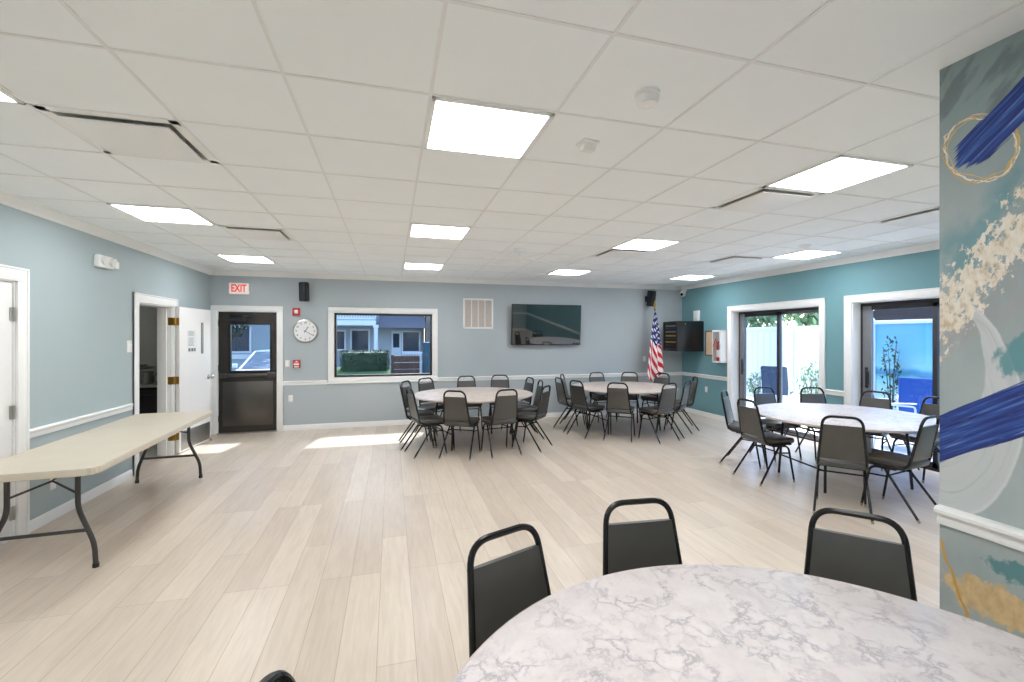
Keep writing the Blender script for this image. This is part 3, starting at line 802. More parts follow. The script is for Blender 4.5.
for x in (-.6, 0, .6):
    bm = B(); add_box(bm, x - .28, x + .28, -.30, -.28, .14, .82, bev=.004); add_tube(bm, [(x - .2, -.32, .76), (x + .2, -.32, .76)], .008, 8); obj('door', bm, M['black'], k)
for sx in (-.84, .84):
    for sy in (-.26, .26):
        bm = B(); add_tube(bm, [(sx, sy, .10), (sx, sy, 0)], .02, 10); obj('leg', bm, M['steel'], k)
def pot(name, label, x, y, r, h):
    p = thing(name, label, 'pot', (x, y, .91))
    bm = B(); add_lathe(bm, [(0, 0), (r * .95, 0), (r, .01), (r, h), (r * 1.04, h + .004), (r * .97, h), (r * .95, .012), (0, .012)], 28); obj('body', bm, M['steel'], p)
    for s in (-1, 1):
        bm = B(); add_tube(bm, round_path([(s * r, -.05, h * .75), (s * (r + .045), -.05, h * .75), (s * (r + .045), .05, h * .75), (s * r, .05, h * .75)], .02, 4), .006, 8); obj('handle', bm, M['steel'], p)
pot('stock_pot', 'tall steel stock pot at the wall end of the kitchen counter', -3.90, 8.28, .12, .21)
pot('stock_pot', 'shorter steel pot in the middle of the kitchen counter', -3.60, 8.28, .10, .18)
for i, (lab, z, s) in enumerate((('large steel tray resting across the kitchen pots', 1.128, 1), ('small steel tray lying on top of the large tray', 1.165, .75))):
    bm = B(); vs = add_box(bm, -.26 * s, .26 * s, -.17 * s, .17 * s, 0, .035, bev=.012)
    add_box(bm, -.28 * s, .28 * s, -.19 * s, .19 * s, .030, .036, bev=.002)
    tag(obj('steel_tray', bm, M['steel'], None, loc=(-3.82, 8.28, z)), lab, 'tray')
bm = B(); add_lathe(bm, [(0, 0), (.14, 0), (.15, .02), (.15, .40), (.17, .50), (.16, .62), (.11, .70), (.04, .735), (0, .74)], 28)
tag(obj('coffee_urn', bm, M['black'], None, loc=(-3.30, 8.40, .91)), 'tall black round-topped urn on the kitchen counter', 'urn')

# ------------------------------------------------------------------ sliding patio doors (teal wall)
def patio(name, hole, label, ga_mat, gb_mat):
    a, b, c, d = hole      # b is the far (handle) end
    w = thing(name, label, 'door', kind='structure')
    bm = B(); casing(bm, 'right', a, b, d, w=.10)
    for q in ((a, a + .012), (b - .012, b)): add_box(bm, XR, XR + .25, q[0], q[1], 0, d)
    add_box(bm, XR, XR + .25, a, b, d - .012, d)
    obj('casing', bm, M['white'], w)
    X0 = XR + .14
    bm = B()
    add_box(bm, X0, X0 + .10, a + .012, b - .012, d - .055, d - .012, bev=.004)
    add_box(bm, X0, X0 + .10, a + .012, b - .012, 0, .03, bev=.004)
    add_box(bm, X0, X0 + .10, b - .045, b - .012, .03, d - .05, bev=.004)
    add_box(bm, X0, X0 + .10, a + .012, a + .045, .03, d - .05, bev=.004)
    obj('frame', bm, M['blackframe'], w)
    mid = (a + b) / 2
    def panel(nm, y0, y1, x, fm, gm, sw=.055):
        bm = B()
        for q in ((y0, y0 + sw, .03, d - .055), (y1 - sw, y1, .03, d - .055), (y0, y1, .03, .03 + sw * 1.3), (y0, y1, d - .055 - sw, d - .055)):
            add_box(bm, x, x + .035, q[0], q[1], q[2], q[3], bev=.003)
        p = obj(nm, bm, fm, w)
        box_obj('pane', gm, p, x + .015, x + .021, y0 + sw - .005, y1 - sw + .005, .08, d - .1, smooth=0)
        return p
    p = panel('sliding_panel', mid - .03, b - .045, X0 + .005, M['blackframe'], ga_mat)
    bm = B(); add_box(bm, X0 - .002, X0 + .042, b - .045 - .115, b - .045, .03, d - .055, bev=.003); obj('lock_stile', bm, M['greyframe'], p)
    bm = B(); hy = b - .045 - .055; hx = X0 - .006
    add_box(bm, hx - .008, hx + .008, hy - .018, hy + .018, .92, 1.20, bev=.004)
    add_tube(bm, round_path([(hx, hy - .01, .96), (hx - .04, hy - .055, .98), (hx - .045, hy - .06, 1.14), (hx, hy - .01, 1.16)], .03, 5), .011, 8)
    obj('handle', bm, M['black'], p)
    panel('fixed_panel', a + .045, mid + .03, X0 + .055, M['greyframe'] if name == 'door_4' else M['blackframe'], gb_mat, .045)
patio('door_4', PD1, 'sliding glass patio door nearer the fire extinguisher cabinet', M['g_screened'], M['g_clear'])
patio('door_5', PD2, 'sliding glass patio door looking out on the blue painted wall', M['g_blue'], M['g_blue'])

# ------------------------------------------------------------------ ceiling fittings
for i, (c, r) in enumerate(LIGHTS):
    lab = {(-2, 8): 'lit ceiling panel above the exit door end of the pale wall', (-2, 4): 'lit ceiling panel over the far end of the long beige table',
           (-2, 0): 'lit ceiling panel cut by the picture edge above the long beige table', (2, 8): 'small lit ceiling panel closest to the louvred wall vent',
           (2, 4): 'lit ceiling panel between the largest lit panel and the small one by the louvred vent', (2, 0): 'largest lit ceiling panel, above the middle of the floor',
           (6, 8): 'lit ceiling panel above the wall television', (6, 4): 'lit ceiling panel between the television and the round detector',
           (6, 0): 'large lit ceiling panel touching a square air diffuser near the mural', (10, 8): 'lit ceiling panel in the corner above the flag and rack',
           (10, 4): 'lit ceiling panel above the first patio door', (10, 0): 'lit ceiling panel hidden behind the mural partition'}.get((c, r), 'lit ceiling panel behind the camera, column %s row %s' % ({-2: 'one', 2: 'two', 6: 'three', 10: 'four'}[c], {0: 'zero', -4: 'one', -8: 'two'}.get(r)))
    t = thing('ceiling_light', lab, 'ceiling light', (gx(c) + TS / 2, gy(r) + TS / 2, H - .003), 0, 'square lit ceiling panels')
    h = TS / 2 - .006
    bm = B()
    for q in ((-h, h, -h, -h + .022), (-h, h, h - .022, h), (-h, -h + .022, -h, h), (h - .022, h, -h, h)): add_box(bm, q[0], q[1], q[2], q[3], -.010, .0, bev=.002)
    obj('frame', bm, M['white'], t)
    box_obj('diffuser', M['diffuser'], t, -h + .02, h - .02, -h + .02, h - .02, -.006, -.001, smooth=0)

for (c, r), lab in zip(VENTS, ('large square air diffuser in the ceiling above the long beige table', 'square air diffuser in the ceiling before the exit door',
                                'square air diffuser touching a lit panel near the mural',
                                'air diffuser half hidden by the mural partition', 'air diffuser beside the lit panel over the television', 'pale air diffuser between two lit panels over the teal wall')):
    x0, x1, y0, y1 = max(gx(c), XL + .08), gx(c + 1), gy(r), min(gy(r + 1), YB - .08)
    t = thing('ceiling_diffuser', lab, 'air vent', ((x0 + x1) / 2, (y0 + y1) / 2, H), 0, 'square ceiling air diffusers')
    hx, hy = (x1 - x0) / 2 - .004, (y1 - y0) / 2 - .004
    bm = B()
    fw = .048
    for q in ((-hx, hx, -hy, -hy + fw), (-hx, hx, hy - fw, hy), (-hx, -hx + fw, -hy, hy), (hx - fw, hx, -hy, hy)): add_box(bm, q[0], q[1], q[2], q[3], -.004, .004, bev=.001)
    obj('flange', bm, M['white'], t)
    bm = B()       # tapered pan above the plaque
    A = [bm.verts.new((sx * (hx - fw), sy * (hy - fw), .002)) for sx, sy in ((-1, -1), (1, -1), (1, 1), (-1, 1))]
    Cc = [bm.verts.new((sx * (hx - fw - .06), sy * (hy - fw - .06), .09)) for sx, sy in ((-1, -1), (1, -1), (1, 1), (-1, 1))]
    for k in range(4): bm.faces.new((A[k], A[(k + 1) % 4], Cc[(k + 1) % 4], Cc[k]))
    bm.faces.new(Cc)
    obj('pan', bm, M['cavity'], t, 0)
    bm = B(); g = .055
    add_box(bm, -hx + fw + g * .3, hx - fw - g * .3, -hy + fw + g * .3, hy - fw - g * .3, -.024, -.014, bev=.004)
    add_box(bm, -.02, .02, -.02, .02, -.015, .089)
    obj('plaque', bm, M['white'], t)

def detector(name, label, x, y, prof, m=M['white']):
    bm = B(); add_lathe(bm, prof, 28); return tag(obj(name, bm, m, None, loc=(x, y, H)), label, 'detector')
t = thing('smoke_detector', 'round white smoke detector with a stepped base on the near ceiling', 'detector', (1.117, 1.845, H))
bm = B(); add_lathe(bm, [(0, 0), (.056, 0), (.056, -.014), (.046, -.016), (.046, -.020), (0, -.020)], 32); obj('base', bm, M['white'], t)
bm = B(); add_lathe(bm, [(0, -.02), (.050, -.02), (.052, -.030), (.044, -.056), (.028, -.062), (.020, -.064), (.018, -.060), (0, -.060)], 32); obj('head', bm, M['white'], t)
t = thing('motion_sensor', 'small white wedge-shaped sensor on the near ceiling', 'sensor', (1.075, 2.41, H), .1)
bm = B(); add_box(bm, -.05, .05, -.05, .05, -.014, 0, bev=.005); obj('base', bm, M['white'], t)
bm = B(); add_prism(bm, [(-.04, -.013), (.04, -.013), (.028, -.045), (-.02, -.05)], -.036, .036, 'X'); obj('sensor_head', bm, M['plate'], t)
detector('smoke_detector', 'small round smoke detector just before the lit panel above the patio doors', 4.80, 4.38, [(0, 0), (.06, 0), (.06, -.018), (.045, -.03), (.03, -.04), (0, -.042)])

# small white ceiling fan
t = thing('ceiling_fan', 'white ceiling fan over the space before the television', 'fan', (1.55, 5.56, H))
bm = B(); add_lathe(bm, [(0, 0), (.07, 0), (.07, -.03), (.025, -.045), (.015, -.05), (.015, -.09), (.05, -.095), (.09, -.11), (.095, -.15), (.06, -.175), (0, -.18)], 32); obj('motor', bm, M['white'], t)
for k in range(4):
    a = k * PI / 2 + .45
    bm = B(); mt = Matrix.Rotation(a, 4, 'Z') @ T(0, 0, -.125) @ Matrix.Rotation(.16, 4, 'X')
    add_prism(bm, [(.16, -.045), (.46, -.065), (.49, -.05), (.50, 0), (.49, .05), (.46, .065), (.16, .045)], -.004, .004, 'Z'); add_box(bm, .06, .2, -.015, .015, .002, .008)
    bmesh.ops.transform(bm, matrix=mt, verts=bm.verts)
    obj('blade', bm, M['white'], t)

# ------------------------------------------------------------------ wall fittings
t = thing('exit_sign', 'white exit sign with red EXIT letters above the bronze door', 'sign', (-2.458, YB, 2.428))
bm = B(); add_box(bm, -.151, .151, -.05, 0, -.097, .097, bev=.012); obj('housing', bm, M['white'], t)
bm = B(); add_box(bm, -.138, .138, -.054, -.049, -.083, .083, bev=.003); obj('face', bm, M['exitface'], t)
bm = B(); text_bm(bm, 'EXIT', .155, T(0, -.055, 0) @ Matrix.Rotation(PI / 2, 4, 'X') @ Matrix.Diagonal((.72, 1.1, 1, 1)), .001, bold=.004); obj('lettering', bm, M['redletter'], t, 0)

def speaker(label, x, z, rz, tilt):
    t = thing('wall_speaker', label, 'speaker', (x, YB, z), 0, 'black wall speakers')
    bm = B(); add_box(bm, -.04, .04, -.02, 0, -.06, .06, bev=.004); add_tube(bm, [(0, 0, 0), (0, -.09, 0)], .014, 10); obj('bracket', bm, M['black'], t)
    mt = T(0, -.16, 0) @ Matrix.Rotation(rz, 4, 'Z') @ Matrix.Rotation(tilt, 4, 'X')
    bm = B(); add_prism(bm, [(-.065, -.08), (.065, -.08), (.05, .07), (-.05, .07)], -.165, .165, 'Z')
    bmesh.ops.bevel(bm, geom=list(bm.edges), offset=.012, segments=2, affect='EDGES'); bmesh.ops.transform(bm, matrix=mt, verts=bm.verts)
    cb = obj('cabinet', bm, M['black'], t)
    bm = B(); add_box(bm, -.055, .055, -.088, -.078, -.15, .15, bev=.006); bmesh.ops.transform(bm, matrix=mt, verts=bm.verts); obj('grille', bm, M['blackframe'], t)
speaker('black wall speaker above the clock', -1.43, 2.39, -.35, .05)
speaker('black wall speaker above the flag', 5.27, 2.43, .35, .12)

t = thing('fire_strobe', 'red fire alarm strobe with a white lens above the clock', 'alarm', (-1.585, YB, 2.053))
bm = B(); add_box(bm, -.06, .06, -.035, 0, -.066, .066, bev=.006); obj('housing', bm, M['red'], t)
bm = B(); add_box(bm, -.03, .03, -.05, -.034, -.032, .032, bev=.008); obj('lens', bm, M['lens'], t)
t = thing('pull_station', 'red fire alarm pull station beside the light switch', 'alarm', (-1.578, YB, 1.15))
bm = B(); add_box(bm, -.057, .057, -.045, 0, -.07, .07, bev=.006); obj('housing', bm, M['red'], t)
bm = B(); add_box(bm, -.042, .042, -.058, -.044, -.02, .012, bev=.004); obj('pull_handle', bm, M['lens'], t)
bm = B(); add_prism(bm, [(-.03, .03), (.03, .03), (0, .055)], -.047, -.044, 'Y'); obj('arrow_marking', bm, M['lens'], t, 0)
bm = B(); add_box(bm, -.035, .035, -.047, -.044, -.058, -.04); obj('lettering_strip', bm, M['lens'], t, 0)

t = thing('wall_clock', 'round white wall clock with a grey rim', 'clock', (-1.44, YB, 1.72))
R90 = Matrix.Rotation(PI / 2, 4, 'X')
bm = B(); add_lathe(bm, [(0, 0), (.2, 0), (.205, .02), (.2, .042), (.185, .046), (.18, .03), (0, .03)], 48, mtx=R90); obj('rim', bm, M['nickel'], t)
bm = B(); add_lathe(bm, [(0, .031), (.181, .031), (.181, .033), (0, .033)], 48, mtx=R90); obj('dial', bm, M['paper'], t)
for k in range(1, 13):
    a = PI / 2 - k * PI / 6
    bm = B(); text_bm(bm, str(k), .042, T(.145 * math.cos(a), -.034, .145 * math.sin(a)) @ R90, .0006, bold=.0015)
    obj('numeral', bm, M['ink'], t, 0)
def hand(nm, ang, ln, wd, d):
    bm = B(); add_box(bm, -wd, wd, -d - .002, -d, -.03, ln); bmesh.ops.transform(bm, matrix=Matrix.Rotation(ang, 4, 'Y'), verts=bm.verts); obj(nm, bm, M['black'], t, 0)
hand('hour_hand', math.radians(32), .09, .005, .037); hand('minute_hand', math.radians(122), .135, .0035, .040)

def plate(name, label, cat, side, u, z, w=.072, h=.116, kind='switch', toggles=1):
    if side == 'back': loc, rz = (u, YB, z), 0
    elif side == 'left': loc, rz = (XL, u, z), PI / 2
    else: loc, rz = (XR, u, z), -PI / 2
    t = thing(name, label, cat, loc, rz)
    bm = B(); add_box(bm, -w / 2, w / 2, -.006, 0, -h / 2, h / 2, bev=.003); obj('cover_plate', bm, M['plate'], t)
    if kind == 'switch':
        for k in range(toggles):
            x = (k - (toggles - 1) / 2) * .045
            bm = B(); add_box(bm, x - .016, x + .016, -.010, -.005, -.032, .032, bev=.002); obj('rocker', bm, M['white'], t)
    else:
        for z_ in (-.02, .02):
            bm = B(); add_box(bm, -.017, .017, -.009, -.005, z_ - .014, z_ + .014, bev=.003, mi=0)
            for s in (-.006, .006): add_box(bm, s - .001, s + .001, -.0095, -.0088, z_ - .004, z_ + .005, mi=1)
            obj('socket', bm, [M['white'], M['ink']], t)
plate('light_switch', 'white light switch beside the exit door casing', 'switch', 'back', -1.728, 1.16)
plate('wall_outlet', 'white wall outlet below the rail beside the exit door', 'outlet', 'back', -1.68, .553, kind='outlet')
plate('light_switch', 'white switch plate on the wall beside the flag', 'switch', 'back', 5.215, 1.15)
plate('light_switch', 'white double switch on the pale wall beside the kitchen doorway', 'switch', 'left', 6.28, 1.51, w=.10, h=.135, toggles=2)
plate('wall_outlet', 'white wall outlet under the long beige table', 'outlet', 'left', 5.05, .326, kind='outlet')
plate('wall_outlet', 'white wall outlet low on the teal wall under the black rack', 'outlet', 'right', 7.92, .553, kind='outlet')

t = thing('wall_vent', 'square white louvred vent with four tan panels on the back wall', 'vent', (1.607, YB, 2.064))
bm = B(); hw, hh = .293, .294
for q in ((-hw, -hw + .035, -hh, hh), (hw - .035, hw, -hh, hh), (-hw, hw, -hh, -hh + .035), (-hw, hw, hh - .035, hh)): add_box(bm, q[0], q[1], -.022, 0, q[2], q[3], bev=.004)
for k in (-1, 0, 1): add_box(bm, k * .131 - .009, k * .131 + .009, -.018, 0, -hh + .03, hh - .03)
obj('frame', bm, M['white'], t)
for k in range(4):
    x0 = -hw + .035 + k * .1308
    bm = B(); add_box(bm, x0, x0 + .129, -.004, -.001, -hh + .03, hh - .03)
    for j in range(8): add_box(bm, x0 + .008 + j * .0155, x0 + .012 + j * .0155, -.012, -.003, -hh + .033, hh - .033)
    obj('louvre_panel', bm, M['tan'], t, 0)

t = thing('wall_television', 'large flat black television mounted on the back wall', 'television', (2.968, YB - .13, 1.856))
t.rotation_euler = (math.radians(4.5), 0, 0)
hw, hh = .722, .402
bm = B(); add_box(bm, -hw, hw, 0, .045, -hh, hh, bev=.004); obj('bezel', bm, M['black'], t)
bm = B(); add_box(bm, -hw + .012, hw - .012, -.002, .004, -hh + .018, hh - .012); obj('screen', bm, M['tvscreen'], t, 0)
bm = B(); add_box(bm, -.3, .3, .044, .11, -.2, .2, bev=.006); obj('mount', bm, M['black'], t)
bm = B(); add_box(bm, -.04, .04, -.003, 0, -hh + .004, -hh + .012); obj('badge', bm, M['steel'], t, 0)

# emergency light on the pale wall
t = thing('emergency_light', 'white twin-head emergency light high on the pale wall', 'light', (XL, 5.75, 2.395), PI / 2)
bm = B(); add_box(bm, -.13, .13, -.055, 0, -.062, .062, bev=.012); obj('housing', bm, M['white'], t)
for sx in (-.065, .065):
    bm = B(); add_lathe(bm, [(0, 0), (.032, 0), (.044, .03), (.044, .04), (0, .042)], 20, mtx=T(sx, -.05, .01) @ Matrix.Rotation(PI / 2 + .25, 4, 'X')); obj('lamp_head', bm, M['lens'], t)
bm = B(); add_box(bm, .135, .20, -.07, -.02, -.05, .03, bev=.01); add_tube(bm, [(.12, -.03, 0), (.15, -.04, 0)], .01, 8); obj('side_lamp', bm, M['lens'], t)

# security camera in the corner
t = thing('security_camera', 'small white dome camera at the top of the corner', 'camera', (XR - .02, YB - .16, 2.56), -.6)
bm = B(); add_lathe(bm, [(0, .06), (.05, .06), (.055, .05), (.055, .02), (.05, .015), (0, .015)], 24, mtx=T(-.03, 0, .02)); obj('mount', bm, M['white'], t)
bm = B(); add_lathe(bm, [(0, -.075), (.03, -.07), (.055, -.05), (.07, -.01), (.066, .02), (.05, .035), (0, .04)], 24, mtx=T(-.06, -.03, .0) @ Matrix.Rotation(.7, 4, 'X')); obj('dome', bm, M['white'], t)
bm = B(); add_lathe(bm, [(0, 0), (.028, 0), (.03, .012), (.02, .022), (0, .025)], 20, mtx=T(-.085, -.085, -.025) @ Matrix.Rotation(PI / 2 + .4, 4, 'X')); obj('lens', bm, M['black'], t)

# wall rack
t = thing('wall_rack', 'black wall-mounted equipment rack on the teal wall', 'rack', (XR, 8.0, 1.325))
bm = B(); add_box(bm, -.60, 0, 0, .50, 0, .615, bev=.006); obj('cabinet', bm, M['rackblack'], t)
bm = B()
for q in ((0.0, .05, .01, .605), (.45, .50, .01, .605), (.05, .45, .01, .06), (.05, .45, .555, .605)): add_box(bm, -.622, -.60, q[0], q[1], q[2], q[3], bev=.003)
dr = obj('front_door', bm, M['black'], t)
bm = B(); add_box(bm, -.608, -.6015, .05, .45, .06, .555); obj('equipment_bay', bm, M['dark'], t, 0)
for k, (z, m) in enumerate(((.10, 'black'), (.17, 'brass'), (.24, 'blackframe'), (.30, 'brass'), (.38, 'greyframe'), (.45, 'blackframe'), (.50, 'greyframe'))):
    bm = B(); add_box(bm, -.616, -.607, .075, .425, z, z + .035, bev=.002)
    for j in range(8): add_box(bm, -.618, -.614, .09 + j * .04, .11 + j * .04, z + .01, z + .022)
    obj('equipment_unit', bm, M[m], t)
bm = B(); add_box(bm, -.45, -.43, -.004, .001, .55, .565, bev=.001); obj('lock', bm, M['steel'], t)
bm = B(); add_box(bm, -.045, 0, -.085, .085, 0, .215, bev=.012); add_box(bm, -.048, -.044, -.05, .05, .03, .18, bev=.001)
tag(obj('access_point', bm, M['white'], None, loc=(XR, 8.2, 1.952)), 'white box on the teal wall just above the black rack', 'wall box')
t = thing('cork_board', 'small cork notice board half hidden behind the extinguisher cabinet', 'notice board', (XR, 7.755, 1.49), -PI / 2)
bm = B(); add_box(bm, -.175, .175, -.006, 0, -.24, .24); obj('panel', bm, M['cork'], t, 0)
bm = B()
for q in ((-.185, -.165, -.25, .25), (.165, .185, -.25, .25), (-.185, .185, -.25, -.23), (-.185, .185, .23, .25)): add_box(bm, q[0], q[1], -.016, 0, q[2], q[3], bev=.003)
obj('frame', bm, M['brownwood'], t)
t = thing('extinguisher_cabinet', 'white fire extinguisher cabinet on the teal wall', 'cabinet', (XR, 7.43, 1.12), -PI / 2)
bm = B()
add_box(bm, -.12, .12, -.008, 0, 0, .63); add_box(bm, -.12, -.112, -.15, 0, 0, .63); add_box(bm, .112, .12, -.15, 0, 0, .63); add_box(bm, -.12, .12, -.15, 0, 0, .008); add_box(bm, -.12, .12, -.15, 0, .622, .63)
obj('box', bm, M['white'], t, 0)
bm = B()
for q in ((-.12, -.095, 0, .63), (.085, .12, 0, .63), (-.12, .12, 0, .035), (-.12, .12, .595, .63)): add_box(bm, q[0], q[1], -.158, -.150, q[2], q[3], bev=.002)
dd = obj('front_door', bm, M['white'], t)
box_obj('pane', M['g_clear'], dd, -.096, .086, -.156, -.153, .034, .596, smooth=0)
bm = B(); add_box(bm, .093, .108, -.175, -.157, .27, .35, bev=.004); obj('handle', bm, M['nickel'], dd)
bm = B(); add_prism(bm, [(-.09, .33), (-.02, .47), (-.02, .43), (-.09, .29)], -.1615, -.158, 'Y'); add_prism(bm, [(-.02, .47), (.05, .36), (.05, .32), (-.02, .43)], -.1615, -.158, 'Y'); obj('chevron_marking', bm, M['red'], dd, 0)
t = thing('fire_extinguisher', 'red fire extinguisher standing inside the white cabinet', 'extinguisher', (XR - .075, 7.43, 1.129))
bm = B(); add_lathe(bm, [(0, 0), (.055, 0), (.062, .01), (.062, .29), (.05, .33), (.022, .355), (.02, .38), (0, .38)], 24); obj('cylinder', bm, M['red'], t)
bm = B(); add_box(bm, -.02, .02, -.05, .05, .38, .40, bev=.004); add_tube(bm, [(0, .0, .40), (-.02, -.06, .44)], .007, 8); add_tube(bm, [(0, .02, .395), (0, .07, .35), (0, .068, .15)], .008, 8); obj('valve', bm, M['black'], t)
bm = B(); add_lathe(bm, [(.0625, .10), (.0635, .10), (.0635, .24), (.0625, .24)], 24); obj('instruction_band', bm, M['paper'], t)

# ------------------------------------------------------------------ the flag
t = thing('national_flag', 'stars and stripes flag hanging furled from a gold-topped pole in the corner', 'flag', (5.275, 8.42, 0))
bm = B(); add_lathe(bm, [(0, 0), (.14, 0), (.145, .015), (.12, .03), (.05, .045), (.022, .09), (0, .09)], 32); obj('stand', bm, M['brass'], t)
bm = B(); add_tube(bm, [(0, 0, .05), (0, 0, 2.22)], .0125, 12); obj('pole', bm, M['brownwood'], t)
bm = B(); add_lathe(bm, [(0, 2.20), (.018, 2.21), (.020, 2.225), (.010, 2.24), (.014, 2.25), (.026, 2.28), (.016, 2.33), (0, 2.39)], 16); obj('finial', bm, M['brass'], t)
bm = B(); uvl = bm.loops.layers.uv.new('UVMap')
NU, NV = 48, 44
grid = []
for j in range(NV + 1):
    q = j / NV                                    # down the hanging cloth
    row = []
    wid = .035 + .37 * min(1, q * 1.02) ** .8
    for i in range(NU + 1):
        p = i / NU                                # around the folds
        x = -wid * .60 + p * wid
        y = -.03 - .085 * (.2 + .8 * q) * (.5 + .5 * math.sin(p * 4.6 * PI + .9 * q)) - .05 * q * math.sin(p * PI)
        top = 2.17 - .08 * p; bot = .80 - .14 * math.sin(min(1, p * 1.15) * PI) + .10 * p
        row.append(bm.verts.new((x, y, top + (bot - top) * q)))
    grid.append(row)
for j in range(NV):
    for i in range(NU):
        f = bm.faces.new((grid[j][i], grid[j][i + 1], grid[j + 1][i + 1], grid[j + 1][i]))
        for lp, (jj, ii) in zip(f.loops, ((j, i), (j, i + 1), (j + 1, i + 1), (j + 1, i))):
            q, p = jj / NV, ii / NU
            lp[uvl].uv = (q * .86 - (p - .5) * .10, .04 + .60 * (1 - p) + q * .95)
fl = obj('cloth', bm, M['flag'], t, 60)
so = fl.modifiers.new('thickness', 'SOLIDIFY'); so.thickness = .002

rnd = random.uniform

# ------------------------------------------------------------------ stacking chairs
def make_chair(label):
    t = thing('stacking_chair', label, 'chair', group='black padded stacking chairs')
    zr = .425
    # backrest plane between the hoop's two posts
    yb, yt, zt = -.165, -.262, .905
    def post(z):
        f = (z - zr) / (zt - zr); return .196 + (.152 - .196) * f, yb + (yt - yb) * f
    bm = B()
    add_tube(bm, round_path([(-.19, .17, zr), (-.196, yb, zr), (-.152, yt, zt), (.152, yt, zt), (.196, yb, zr), (.19, .17, zr)], [0, .085, .085, .085, .085, 0], 8), .0125, 10)
    obj('back_frame', bm, M['tube'], t)
    bm = B(); n = 10; m_ = 8
    def layer(off, shrink):
        rows = []
        for j in range(n + 1):
            z = .505 + (.825 - .505) * j / n; hx, y = post(z); hx -= .006 + shrink
            rows.append([bm.verts.new((-hx + 2 * hx * i / m_, y + off * (.55 + .45 * math.sin(PI * i / m_) ** .5 * (math.sin(PI * (j + .25) / (n + .5)) ** .4)), z)) for i in range(m_ + 1)])
        return rows
    F_, K_ = layer(.018, 0), layer(-.010, 0)
    for j in range(n):
        for i in range(m_):
            bm.faces.new((F_[j][i], F_[j][i + 1], F_[j + 1][i + 1], F_[j + 1][i])); bm.faces.new((K_[j][i], K_[j + 1][i], K_[j + 1][i + 1], K_[j][i + 1]))
    for j in range(n):
        for i in (0, m_): bm.faces.new((F_[j][i], F_[j + 1][i], K_[j + 1][i], K_[j][i]))
    for i in range(m_):
        for j in (0, n): bm.faces.new((F_[j][i], F_[j][i + 1], K_[j][i + 1], K_[j][i]))
    obj('backrest', bm, M['vinyl'], t, 50)
    bm = B()
    vs = add_box(bm, -.2, .2, -.185, .215, .432, .492, bev=.022, seg=3)
    for v in bm.verts:
        f = (v.co.y + .185) / .40
        v.co.x *= .93 + .10 * f
        if v.co.z > .47: v.co.z += .010 * (1 - (v.co.x / .2) ** 2) * (1 - ((v.co.y - .015) / .2) ** 2)
    obj('seat', bm, M['vinyl'], t, 50)
    for s in (-1, 1):
        bm = B(); add_tube(bm, round_path([(s * .188, -.075, .412), (s * .190, .135, .402), (s * .202, .195, .05), (s * .203, .199, .028), (s * .2035, .2015, 0)], [0, .06, 0, 0, 0], 7), .0112, 10, tail=1)
        obj('leg', bm, [M['tube'], M['glide']], t)
        bm = B(); add_tube(bm, [(s * .184, .03, .415), (s * .186, .02, .405), (s * .2215, -.237, .04), (s * .2235, -.251, .02), (s * .2255, -.265, 0)], .0112, 10, tail=1)
        obj('leg', bm, [M['tube'], M['glide']], t)
        bm = B(); add_tube(bm, [(s * .191, -.03, .335), (s * .196, .155, .325)], .008, 8); obj('side_brace', bm, M['tube'], t)
    bm = B(); add_tube(bm, [(-.188, -.02, .348), (.188, -.02, .348)], .008, 8); obj('stretcher', bm, M['tube'], t)
    bm = B(); add_tube(bm, [(-.19, .155, .418), (.19, .155, .418)], .009, 8); add_tube(bm, [(-.19, -.10, .42), (.19, -.10, .42)], .009, 8); obj('seat_frame', bm, M['tube'], t)
    for ch in t.children: ch.data.transform(Matrix.Diagonal((.955, 1, 1, 1)))
    return t

HOOP = -.262      # the hoop lies this far behind the chair's origin
TA, TB, TC, TF = (1.22, 7.03), (3.95, 7.30), (4.88, 3.98), (.888, .635)
V = 'black chair at the table under the wall vent, '
Fg = 'black chair at the table before the flag, '
P_ = 'black chair at the table by the patio doors, '
N_ = 'black chair at the near marble table, '
